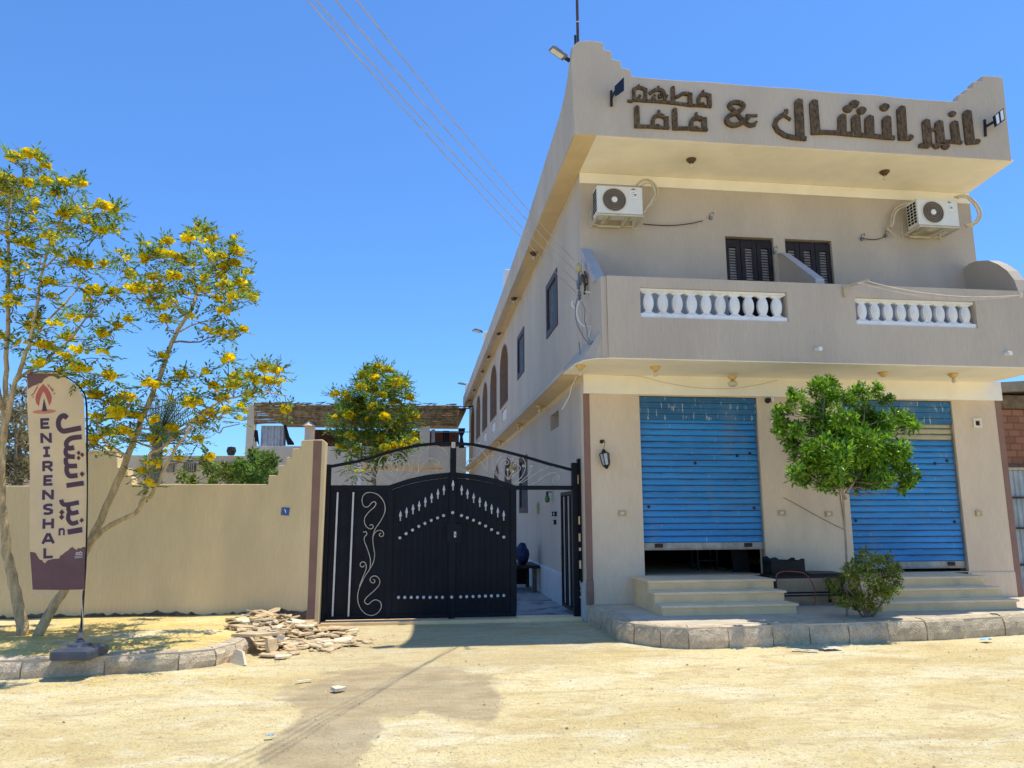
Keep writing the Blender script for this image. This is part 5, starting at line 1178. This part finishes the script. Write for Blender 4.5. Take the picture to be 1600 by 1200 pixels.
# pole, straps, base
pl = [PY(*q, YN+.03) for q in ((126,992),(129,950),(131,921),(134.5,860),(136,760),(135.8,657),(134,624),(129,611),(118,598.5),(102,588.5),(91,581.8),(74,579.3),(58,580.5),(44,583.5))]
mb = MB(); mb.tube(catmull(pl, 3), [.014-.009*i/40 for i in range(len(catmull(pl, 3)))], 7); mb.build('pole', m_pole, BN, smooth=True)
mb = MB(); mb.tube(catmull([PY(*q, YN-.02) for q in ((127,922),(128,945),(129.5,970),(129,985),(124,982),(123,990))], 3), .006, 5); mb.tube(catmull([PY(*q, YN-.02) for q in ((52,922),(62,930),(74,930),(86,922))], 3), .006, 5); mb.build('strap', m_rope, BN)
C_b = PZ(125,1008,.32); mb = MB()
cs = [PZ(75,1021,.275), PZ(141,1020,.275), PZ(173,1007,.275), PZ(106,1005,.275)]
cen = sum(cs, Vector())/4; dn = [Vector((p.x, p.y, .195)) for p in cs]; ins = [cen+(p-cen)*.72+Vector((0,0,.03)) for p in cs]
def cut(l, f=.09):
    o_ = []
    for i in range(4): a, b, c = l[i-1], l[i], l[(i+1) % 4]; o_ += [b.lerp(a, f), b.lerp(c, f)]
    return o_
mb.prism(cut(dn), cut([p+Vector((0,0,.004)) for p in cs])); mb.prism(cut([p+Vector((0,0,.0045)) for p in cs]), cut(ins, .15)); mb.build('base', m_base, BN, bevel=.012)
mb = MB(); p0 = Vector((cen.x+.0, cen.y, .300)); mb.lathe([(.13,.0),(.11,.03),(.045,.04),(.038,.06)], p0, 14); mb.tube([p0+Vector((0,0,.05)), PY(126,985,YN+.03)], [.035,.024], 10); mb.build('socket', m_base, BN, smooth=False)

# ------------------------------------------------------------------ vegetation
def leaf(mb, p, d, n, L, w, fold=.25):
    s = d.cross(n).normalized()*w/2; m = p+d*L*.45; dr = n*(-fold*w)
    o = len(mb.v); mb.v += [p, m+s+dr*-.3, p+d*L, m-s+dr*-.3, m+dr]; mb.f += [(o,o+1,o+4), (o+1,o+2,o+4), (o+2,o+3,o+4), (o+3,o,o+4)]
def rv(r): 
    while True:
        q = Vector((r.uniform(-1,1), r.uniform(-1,1), r.uniform(-1,1)))
        if .05 < q.length < 1: return q
def cloud(mb, c, rad, n, L, w, r, flat=.85, droop=.15, shell=.5):
    for _ in range(n):
        q = rv(r); q = q.normalized()*(shell+(1-shell)*r.random()) if r.random() < .7 else q
        p = c+Vector((q.x*rad, q.y*rad, q.z*rad*flat)); d = (q.normalized()*.8+rv(r)*.9+Vector((0,0,.25-droop))).normalized(); nn = (Vector((0,0,1))+rv(r)*.8).normalized()
        if abs(d.dot(nn)) > .97: nn = d.orthogonal()
        k = r.uniform(.65,1.25); leaf(mb, p, d, nn, L*k, w*k)
def compound(mb, p, d, r, L=.09, w=.021, n=5):      # feather leaf: leaflets along a stalk
    d = d.normalized(); sd = d.cross(Vector((0,0,1))); sd = sd.normalized() if sd.length > 1e-3 else Vector((1,0,0)); S = L*1.9
    for i in range(n):
        t = .25+.75*i/(n-1); q = p+d*S*t+Vector((0,0,-.03*t*t))
        for s in (-1, 1):
            if i == n-1 and s > 0: continue
            dd = (d*.6+sd*s*.8+rv(r)*.25+Vector((0,0,-.15))) if i < n-1 else d+rv(r)*.2
            leaf(mb, q, dd.normalized(), (Vector((0,0,1))+rv(r)*.6).normalized(), L*r.uniform(.7,1.1), w)
def blossom(mb, p, r, s=.03):
    d = (rv(r)+Vector((0,-.25,.45))).normalized(); a = d.orthogonal().normalized(); b = d.cross(a); o = len(mb.v); n = 5
    mb.v.append(p)
    for i in range(n):
        t = 2*math.pi*i/n+r.random(); mb.v.append(p+d*s*1.1+(a*math.cos(t)+b*math.sin(t))*s*r.uniform(.55,1.1))
    for i in range(n): mb.f.append((o, o+1+i, o+1+(i+1) % n))
def limb(mb, p, q, r0, r1, r, wob=.06, up_=.1):
    L = (q-p).length; pts = [p]
    for i in range(1, 5): t = i/5; pts.append(p.lerp(q, t)+rv(r)*wob*L*.5+Vector((0,0,-up_*L*math.sin(t*math.pi)*.4)))
    pts.append(q); k = len(pts); mb.tube(pts, [r0+(r1-r0)*i/(k-1) for i in range(k)], 5, cap=False)
def trumpet_tree(name, label, Y0, stems, clusters, seed, dens=1., lsz=1., parent_label=None, mat=m_leafy, group=None, ygap=.55):
    r = random.Random(seed); base = PY(*stems[0][0][0], Y0); t = thing(name, label, 'tree', base, group); tr = MB(); skel = []
    for px, w0, w1, dy in stems:
        n = len(px); pts = [PY(x, y, Y0+dy*i/(n-1)) for i, (x, y) in enumerate(px)]; sm = catmull(pts, 4); k = len(sm); u = Y0/FPX
        tr.tube([p+rv(r)*.012 for p in sm], [(w0+(w1-w0)*(i/(k-1))**.8)*u/2 for i in range(k)], 8); skel += [(p, (w0+(w1-w0)*(i/(k-1)))*u/2) for i, p in enumerate(sm)]
    lf, fl, tw = MB(), MB(), MB(); u = Y0/FPX
    for (x, y, rad, fr) in clusters:
        near = None; c0 = PY(x, y, Y0)
        for p, rr_ in skel:
            dd = (p-c0).length+(.7 if p.z > c0.z-.02 else 0)
            if near is None or dd < near[0]: near = (dd, p, rr_)
        c = PY(x, y, near[1].y*.5+Y0*.5+r.gauss(0, ygap)); R_ = rad*u
        limb(tw, near[1], c+Vector((0,0,-R_*.3)), min(near[2]*.6, .018), .006, r, .12)
        skel.append((c, .008))
        for _ in range(2): skel.append((near[1].lerp(c, r.uniform(.4,.8)), .007))
        for _ in range(int((4+rad*.62)*dens*(1.1 if fr > .35 else .75))):
            q = rv(r); d = (q+Vector((0,0,.25))).normalized(); st = c+Vector((q.x,q.y,q.z*.8))*R_*.55; compound(lf, st, d, r, .092*lsz, .029*lsz, 4 if r.random() < .5 else 5)
            if r.random() < .25: limb(tw, c, st+d*.12*lsz, .004, .002, r)
        for _ in range(int(fr*(9+rad*3.1)*dens)):
            q = rv(r); blossom(fl, c+Vector((q.x*.68, q.y*.68, abs(q.z)*.5+.08))*R_, r, .043*lsz*r.uniform(.8,1.25))
    T = tr.build('trunk', m_trunk, t, smooth=True); tw.build('twigs', m_twig, T); cr = lf.build('crown', mat, t); fl.build('blossoms', m_flower, cr)
    return t
zt_A = Vector(); YA_ = PZ(38,992,.2).y; YB_ = PZ(60,993,.2).y
stA = [([(37,994),(30,950),(18,900),(9,850),(4,800),(2,760),(4,700),(7,640),(9,594),(11,520),(12.7,441),(13,380),(14,320)],17,3.5,.2),
       ([(5,690),(14,640),(25,594),(38,560),(47,533),(55,492),(62,450),(66,423),(72,395)],8.5,3,-.3), ([(3,640),(-14,560),(-22,470),(-20,380)],9,4,.3),
       ([(47,533),(75,500),(110,465),(135,430)],4,2,.4), ([(66,423),(90,400),(110,385)],3,2,-.3), ([(14,330),(22,300),(40,265)],3,1.5,.1), ([(25,594),(75,560),(110,530),(140,490),(165,470)],5,2,.2), ([(66,423),(85,370),(105,330),(115,300)],3.5,1.5,.3)]
clA = [(47,246,17,1),(24,248,12,.9),(73,262,9,.8),(10,285,17,1),(3,300,16,.9),(24,308,18,.9),(5,322,16,.5),(41,290,13,.8),(72,287,15,1),(85,306,11,.6),(100,288,13,1),(124,290,17,.8),(56,320,16,.2),(100,338,15,.7),(118,332,10,.8),(160,326,16,1),(178,331,11,1),(136,350,16,.5),(156,364,12,.9),(174,360,10,.4),(38,385,17,1),(6,415,14,.5),(77,376,16,.5),(90,402,12,.2),(118,412,11,.8),(138,418,12,.8),(161,415,9,.9),(147,459,18,.9),(179,459,11,1),(205,430,8,1),(77,444,11,.7),(53,499,11,.9),(50,515,16,.9),(85,508,12,.2),(105,531,14,.9),(70,545,17,.7),(120,552,14,.3),(160,525,11,.8),(182,513,9,.8),(199,502,5,1),(100,482,12,.1),(60,575,14,.4),(125,582,16,.6),(155,555,16,.1),(55,350,22,.1),(100,370,18,.1),(52,335,18,.1),(30,360,18,.1),(195,410,18,.1),(185,398,12,.1),(120,445,14,.1),(142,500,16,.1),(62,410,16,.1),(25,430,16,.2),(20,480,14,.2),(95,585,12,.5),(130,330,14,.1),(140,470,12,.2),(35,455,14,.2),(115,500,11,.3),(80,470,14,.15),(30,540,12,.2),(8,530,16,.3),(-15,400,22,.5),(-20,330,20,.6),(170,590,12,.4),(90,355,12,.2),(40,420,12,.1),(10,370,18,.2),(14,250,6,.2),(100,560,10,.3),(12,470,12,.3)]
trumpet_tree('trumpet_tree', 'tall yellow-flowered tree with upright pale trunks at the left edge', YA_, stA, clA, 21, 1.0, 1.0)
stB = [([(58,996),(82,950),(100,922),(120,888),(140,850),(175,772),(200,712),(212,680),(228,640),(240,610),(247,597),(262,552),(275,521),(290,497),(301,480),(307,461)],15,4.5,.3),
       ([(142,848),(162,828),(182,815),(212,801),(224,785),(235,775),(246,757),(260,727),(275,700),(284,689),(300,665)],8.5,3,-.5), ([(215,800),(226,768),(233,713),(250,702),(271,684),(290,668),(308,652),(335,633),(360,623),(383,617),(410,613),(433,615),(448,618)],5.5,1.5,-.2),
       ([(301,480),(310,450),(330,420),(345,400)],4,1.5,.3), ([(292,497),(270,470),(255,440)],3.5,1.5,-.2), ([(275,521),(310,505),(345,500)],3,1.5,.2), ([(307,461),(304,430),(300,400)],3.5,1.5,0), ([(228,640),(210,632),(190,640)],3.5,2,.1), ([(240,700),(215,690),(185,665)],4,2,.4), ([(200,712),(165,690),(150,650)],4,2,.3)]
clB = [(227,407,11,1),(250,400,13,1),(262,382,14,1),(272,405,15,.9),(320,363,11,.7),(298,375,10,.5),(330,378,11,.9),(370,395,12,1),(347,405,11,.9),(347,421,10,.8),(367,415,10,.8),(345,436,15,.8),(352,452,17,.9),(375,445,12,.7),(381,457,9,.7),(270,436,14,.8),(240,437,14,.9),(245,455,16,.9),(213,457,18,1),(235,473,9,.9),(258,501,9,.9),(350,490,12,1),(345,523,10,.9),(363,525,8,.7),(390,467,8,.7),(381,518,6,1),(310,380,16,.1),(300,420,14,.15),(325,400,14,.2),(270,475,16,.15),(258,485,14,.2),(320,440,12,.2),(300,500,12,.15),(325,520,12,.3),(285,415,12,.2),(230,385,8,.1),(310,360,12,.2),(365,375,9,.3),(335,410,10,.4),(385,430,8,.3),(318,458,12,.3),(340,470,10,.4),(362,468,10,.4),(296,445,10,.3),(285,460,10,.2),
       (235,604,13,.9),(255,560,7,.6),(284,590,12,.7),(357,563,8,.9),(364,592,10,.8),(335,608,11,.9),(367,606,14,.9),(348,626,13,1),(303,633,17,.8),(327,650,14,.9),(311,661,11,.9),(351,644,11,.9),(389,618,8,.9),(411,577,8,1),(432,582,11,1),(420,598,13,.9),(390,590,7,.9),(447,642,8,1),(270,625,12,.1),(290,640,14,.15),(300,610,14,.1),(320,585,9,.3),(400,600,12,.2),(292,575,9,.0),(380,640,9,.2),(440,600,9,.2),(262,605,9,.1),(375,660,7,.1),(197,626,19,.9),(185,653,21,.9),(148,622,14,.7),(164,680,15,.8),(193,681,16,.8),(173,594,11,.6),(135,606,12,.5),(210,655,14,.4),(150,655,16,.4),(150,690,12,.5),(178,632,14,.5),(243,660,14,.3),(268,673,12,.7),(240,690,12,.3),(312,688,6,.9),(328,716,6,.9),(225,740,14,.3),(240,730,12,.3),(232,760,10,.2),(262,705,12,.1),(280,720,10,.15),(172,704,8,.2)]
trumpet_tree('trumpet_tree', 'slanting yellow-flowered tree leaning away from the banner over the boundary wall', YB_, stB, clB, 33, .95, 1.0)
stM = [([(582,775),(584,740),(583,700),(580,660),(580,630),(584,600)],9,4,0), ([(583,710),(600,680),(618,655)],5,2,-.4), ([(583,705),(565,680),(545,650)],5,2,.4), ([(581,650),(600,620),(620,600)],4,2,.3)]
clM = []; rM = random.Random(41)
def inM(x, y): return ((x-583)/64)**2+((y-665)/58)**2 < 1 or ((x-592)/38)**2+((y-605)/34)**2 < 1
while len(clM) < 105:
    x, y = rM.uniform(512,652), rM.uniform(570,735)
    if inM(x, y): clM.append((x, y, rM.uniform(8,12), 1. if rM.random() < (.8 if (x > 590 or y < 640) else .45) else .0))
clM += [(590,576,9,1),(632,597,7,1),(525,618,10,.4),(540,620,10,.9),(560,605,8,.8),(640,625,9,.7),(648,690,8,.2),(530,700,9,.3),(525,655,8,.6),(545,730,10,.2),(560,740,8,.1)]
trumpet_tree('trumpet_tree', 'bushy yellow-flowered tree standing in the courtyard behind the gate', 17.0, stM, clM, 55, 1.6, 1.2, mat=m_leafm, ygap=.7)

def leafy(name, label, cat, Y0, blobs, n_per, L, w, mat, seed, stems=(), twr=.008, flat=.9, core=None, gap=.18):
    r = random.Random(seed); u = Y0/FPX; base = PY(*stems[0][0][0], Y0) if stems else PY(blobs[0][0], blobs[0][1], Y0); t = thing(name, label, cat, base)
    tr = MB(); lb = MB(); skel = []
    for px, w0, w1, dy in stems:
        n = len(px); sm = catmull([PY(x, y, Y0+dy*i/(n-1)) for i, (x, y) in enumerate(px)], 4); k = len(sm)
        tr.tube(sm, [(w0+(w1-w0)*i/(k-1))*u/2 for i in range(k)], 7); skel += sm
    lf = MB()
    for x, y, rad in blobs:
        c = PY(x, y, Y0+r.gauss(0, gap)); R_ = rad*u
        if skel: p = min(skel, key=lambda s: (s-c).length+(.3 if s.z > c.z else 0)); limb(lb, p, c, twr, .003, r, .15)
        k = max(2, int(rad/7))
        for _ in range(k*3):                      # sprigs inside each clump
            q = rv(r); e = c+Vector((q.x, q.y, q.z*flat))*R_*.8; cloud(lf, e, R_*.42, int(n_per*R_*R_*150/(k*3))+7, L, w, r, .9, .1, .3)
            if r.random() < .5: limb(lb, c, e, twr*.4, .002, r, .2)
    T = tr.build('trunk', m_bark2 if 'ficus' in name else m_twig, t, smooth=True)
    lb.build('twigs', m_twig, T)
    lf.build('crown', mat, t); return t
YT = PZ(1323,962,.27).y
leafy('small_ficus_tree', 'small bright green leafy tree on a thin stem before the middle pillar', 'tree', YT,
      [(1285,597,17),(1298,600,12),(1293,622,24),(1278,612,14),(1246,622,14),(1238,615,8),(1225,642,16),(1214,640,9),(1222,662,18),(1213,675,10),(1240,690,22),(1270,668,32),(1300,678,36),(1340,670,32),(1378,668,28),(1412,664,20),(1430,668,10),(1405,650,16),(1345,615,18),(1368,610,14),(1385,622,13),(1330,625,14),(1268,735,26),(1246,748,14),(1300,738,32),(1345,733,30),(1388,733,28),(1424,736,13),(1433,742,7),(1412,752,10),(1410,764,9),(1370,704,36),(1330,702,40),(1290,706,34),(1255,715,22),(1395,700,24),(1345,650,24),(1318,650,22),(1260,750,12),(1284,758,10),(1375,755,14),(1345,757,14),(1325,750,18),(1300,757,14),(1385,748,16),(1360,752,14),(1240,738,14),(1420,752,12),(1312,720,30),(1350,690,30),(1245,675,14),(1407,710,16),(1285,640,18),(1262,640,12)],
      60, .085, .034, m_leafg, 71, [([(1323,964),(1323,930),(1323,890),(1321,840),(1318,790),(1316,740),(1316,700)],4,3.2,.0), ([(1322,780),(1300,735),(1285,690),(1286,640)],5,3,-.15), ([(1322,770),(1350,730),(1375,690)],5,3,.15), ([(1320,740),(1345,680),(1352,630)],4,2,.1)], .012, gap=.24)
leafy('green_shrub', 'round green shrub in front of the stone steps by the kerb', 'shrub', YT-.12,
      [(1355,868,14),(1372,874,16),(1388,878,14),(1340,876,14),(1328,890,14),(1316,905,14),(1305,918,13),(1297,910,8),(1312,935,15),(1330,925,22),(1350,905,24),(1372,900,24),(1392,898,16),(1404,886,8),(1400,910,12),(1390,925,15),(1372,930,20),(1350,940,18),(1335,948,12),(1360,956,9),(1320,940,12),(1345,890,18),(1380,915,16),(1310,922,8),(1366,948,10),(1398,892,12)],
      58, .05, .022, m_leafb, 83, [([(1356,968),(1352,950),(1346,925),(1340,900)],5,2,.0), ([(1358,968),(1362,940),(1372,910),(1380,890)],5,2,.1), ([(1354,968),(1345,945),(1325,920)],4,2,-.1), ([(1360,968),(1380,940),(1392,915)],4,2,.1), ([(1350,966),(1330,940),(1318,915)],4,2,.1), ([(1357,966),(1358,925),(1356,885)],4,2,0)], .006, gap=.2)
leafy('garden_bush', 'rounded green bush showing above the boundary wall near its steps', 'shrub', 15.5, [(400,722,20),(385,735,22),(415,735,22),(430,745,14),(400,745,28),(372,748,18),(395,708,9),(420,720,14),(375,728,12),(440,748,8)], 26, .12, .045, m_leafm, 91, [([(402,800),(400,770),(400,730)],6,3,0)], .012, gap=.3)
leafy('garden_bush', 'lighter green low bush peeping over the boundary wall beside the slanting tree', 'shrub', 15.0, [(345,742,14),(330,750,12),(320,735,9),(318,722,8),(352,732,10),(362,746,10),(300,752,10),(285,745,10)], 24, .11, .045, m_leafb, 95, [([(335,800),(335,770),(335,745)],5,3,0)], .01, gap=.3)
leafy('dusty_bush', 'dusty olive bush behind the boundary wall at the left edge', 'shrub', 13.6, [(x, y, rr__) for x, y, rr__ in ((20,620,14),(34,640,16),(12,650,16),(36,665,16),(22,680,18),(38,695,18),(10,700,18),(28,715,18),(40,730,16),(14,735,18),(30,750,16),(2,680,18),(0,730,18),(48,650,14),(50,690,14),(52,740,14),(150,695,14),(110,715,16),(80,700,16),(60,735,16),(36,612,10))], 20, .11, .04, m_leafd, 97, [([(22,800),(24,740),(25,650)],6,3,0)], .01, gap=.4)
# palm far behind
t = thing('date_palm', 'grey-green date palm far behind the slanting tree', 'palm tree', PY(255,760,30.)); r = random.Random(5); tp = PY(246,690,30.)
mb = MB(); mb.tube([Vector((tp.x,30,0)), Vector((tp.x+.1,30,tp.z*.5)), tp], [.28,.24,.2], 8); mb.build('trunk', m_twig, t)
mb = MB()
for i in range(34):
    a = r.uniform(0, 2*math.pi); el = r.uniform(.15,1.4); L = r.uniform(1.7,2.5); d = Vector((math.cos(a)*math.cos(el), math.sin(a)*math.cos(el), math.sin(el))); pts = [tp+d*L*k/8+Vector((0,0,-.75*(k/8)**2*math.cos(el))) for k in range(9)]
    mb.tube(pts, [.03-.003*k for k in range(9)], 4, cap=False); sd = d.cross(Vector((0,0,1))).normalized()
    for k in range(1, 9):
        for q in (.0,.5):
            p = pts[k-1].lerp(pts[k], q)
            for s in (-1,1): leaf(mb, p, (d*.8+sd*s*.7+Vector((0,0,.25))).normalized(), Vector((0,0,1)), .5-.025*k, .045)
mb.build('crown', m_palm, t)

# ------------------------------------------------------------------ rubble of broken slabs
def slab_mesh(seed, mat):
    r = random.Random(seed); n = r.randint(5,7); a0 = r.random()*6; mb = MB(); pl = []
    for i in range(n): a = a0+2*math.pi*i/n+r.uniform(-.25,.25); k = r.uniform(.08,.15); pl.append((k*1.35*math.cos(a), k*math.sin(a)))
    h = r.uniform(.018,.032); mb.prism([(x,y,0) for x, y in pl], [(x*.96+r.uniform(-.004,.004), y*.96, h) for x, y in pl])
    me = mb.build('stone_slab', mat, bevel=.004); d = me.data; bpy.data.objects.remove(me); return d
meshes = [slab_mesh(i, m_slab) for i in range(8)]+[slab_mesh(20+i, m_slabw) for i in range(4)]
r = random.Random(15); SG = 'broken paving slabs heaped by the gate'; pts = []
def heap(x, y): return .15*math.exp(-((x+2.05)/.5)**2-((y-11.4)/.5)**2)+.08*math.exp(-((x+1.55)/.5)**2-((y-11.2)/.5)**2)
for i in range(230):
    if i < 130: x, y = r.gauss(-1.95,.40), r.gauss(11.15,.42)
    else: x, y = r.gauss(-1.45,.40), r.gauss(10.55,.42)
    if y > 11.9 or x < -2.75 or x > -.55 or y < 9.5 or (x < -1.9 and y < 9.9): continue
    z = (.20 if x < -2.05 else .0 if x > -1.75 else .1)+heap(x, y)*r.uniform(.35,1.0)*.9; tl = .14+.42*min(1, heap(x, y)*4)
    o = bpy.data.objects.new('stone_slab', meshes[r.randrange(12) if r.random() < .4 else r.randrange(8)]); col.objects.link(o)
    o.location = (x, y, z+.005); o.rotation_euler = (r.gauss(0, tl*.6), r.gauss(0, tl*.6), r.uniform(0, 6.28)); k = r.uniform(.35,1.05) if r.random() < .8 else r.uniform(.15,.35); o.scale = (k*1.1,k,r.uniform(.5,.9))
    tag(o, 'broken beige stone slab among the rubble between kerb end and black gate', 'stone slab', SG, 'thing')
def place(px, py, z, mesh, rot, sc_, label):
    o = bpy.data.objects.new('stone_slab', mesh); col.objects.link(o); o.location = PZ(px, py, z); o.rotation_euler = rot; o.scale = sc_; tag(o, label, 'stone slab', SG, 'thing')
place(422,1009,.10,meshes[1],(1.35,.1,1.2),(1,1,1.4),'brown slab standing on edge against the kerb end by the rubble')
place(376,1028,.06,meshes[9],(1.25,.2,-.9),(1.2,1,1),'pale broken slab leaning on the front kerb just before the rubble')
place(398,993,.20,meshes[3],(.05,.02,.2),(1.5,.8,1.2),'long flat slab lying on the sand at the rubble heap foot')
place(528,1078,.012,meshes[10],(.1,.05,.3),(.42,.5,1.4),'lone small white stone out on the sandy road')
place(440,1027,.01,meshes[8],(.08,.05,1.),(.9,.6,1),'white slab fragment lying flat on the road edge of the rubble')
def crumple(name, px, py, z, w, l, h, mat, label, cat, rot=.3):
    p = PZ(px, py, z); r_ = random.Random(int(px)); mb = MB(); n = 5; o = 0
    for j in range(n+1):
        for i in range(n+1):
            x, y = (i/n-.5)*w, (j/n-.5)*l; mb.v.append(p+Vector((x*math.cos(rot)-y*math.sin(rot), x*math.sin(rot)+y*math.cos(rot), .008+h*r_.random())))
    for j in range(n):
        for i in range(n): a = j*(n+1)+i; mb.f.append((a, a+1, a+n+2, a+n+1))
    return tag(mb.build(name, mat), label, cat)
crumple('paper_scrap', 438,1003,.12,.1,.09,.09,m_paperw,'crumpled white wrapper lying in the rubble','litter')
crumple('paper_scrap', 1541,1001,.02,.16,.1,.03,m_paperb,'light blue paper scrap lying by the kerb on the road','litter')
crumple('paper_scrap', 421,1152,.01,.06,.03,.02,m_paperb,'tiny blue scrap on the sandy road near the damp patch','litter')
crumple('card_piece', 1297,1014,.01,.26,.16,.012,m_paperw,'flat white card on the road in the small tree shadow','litter',.1)
crumple('card_piece', 1258,1017,.01,.30,.07,.012,m_paperw,'narrow white card strip on the road near the tree shadow','litter',-.5)
crumple('paper_scrap', 475,1065,.01,.16,.04,.01,m_paperw,'thin pale paper strip on the sandy road before the rubble','litter',.3)
# petals, pebbles: nobody could count them
r = random.Random(77); mb = MB()
def petal(x, y, z, s): 
    a = r.uniform(0, 6.28); o = len(mb.v); c, d = math.cos(a)*s, math.sin(a)*s
    mb.v += [Vector((x+c,y+d,z+r.uniform(.002,.012))), Vector((x-d*.6,y+c*.6,z+.003)), Vector((x-c,y-d,z+r.uniform(.002,.012))), Vector((x+d*.6,y-c*.6,z+.003))]; mb.f.append((o,o+1,o+2,o+3))
for i in range(900):
    x, y = r.gauss(-4.0,1.4), 8.9+abs(r.gauss(0,1.1)); 
    if x > -2.45 or x < -8 or y > 11.9: continue
    petal(x, y, .208+.02*(y-9)/3, r.uniform(.010,.02))
for i in range(520):
    x = r.uniform(-7,-1.8); y = 8.78+.08*(x+4)-abs(r.gauss(0,.5))
    if y < 4: continue
    petal(x, y, gz(x, y)+.004, r.uniform(.009,.018))
for i in range(60):
    x, y = r.uniform(-4,4), r.uniform(4.5,9); petal(x, y, gz(x, y)+.004, r.uniform(.008,.014))
tag(mb.build('fallen_petals', m_petal), kind='stuff')
mb = MB(); r = random.Random(78)
for i in range(1700):
    y = 4+5.3*r.random()**.8; x = r.uniform(-.8,.85)*y; s = r.uniform(.003,.007)*(2.2 if r.random() < .04 else 1)
    if y > 8.6 and (x < -1.8): continue
    o = len(mb.v); c = Vector((x,y,s*.3+gz(x, y)+.002)); mb.v += [c+Vector((s*r.uniform(.7,1.5),0,0)), c+Vector((0,s,0)), c-Vector((s*r.uniform(.7,1.4),0,0)), c-Vector((0,s,0)), c+Vector((0,0,s*.7)), c-Vector((0,0,s*.7))]
    mb.f += [(o,o+1,o+4),(o+1,o+2,o+4),(o+2,o+3,o+4),(o+3,o,o+4)]
tag(mb.build('pebbles', m_pebble), kind='stuff')
mb = MB(); r = random.Random(79)                            # crumbs of the broken slabs round the heap
for i in range(420):
    x, y = r.gauss(-1.5,.55), r.gauss(10.6,.6)
    if x < -2.6 or x > -.1 or y > 11.9 or y < 9.2 or (x < -1.95 and y < 10.2): continue
    s_ = r.uniform(.008,.03); z = (.20 if x < -2.05 else .0)+heap(x, y)*.3; o = len(mb.v); c = Vector((x, y, z+s_*.25)); a = r.uniform(0, 6.28); u_, w_ = Vector((math.cos(a), math.sin(a), r.uniform(-.2,.2)))*s_, Vector((-math.sin(a), math.cos(a), 0))*s_*r.uniform(.4,.9)
    mb.v += [c+u_, c+w_, c-u_*.8, c-w_, c+Vector((0,0,s_*.4)), c-Vector((0,0,s_*.4))]; mb.f += [(o,o+1,o+4),(o+1,o+2,o+4),(o+2,o+3,o+4),(o+3,o,o+4)]
tag(mb.build('rubble_crumbs', m_slab), kind='stuff')
for ob in bpy.data.objects:
    if '_o' in ob: del ob['_o']
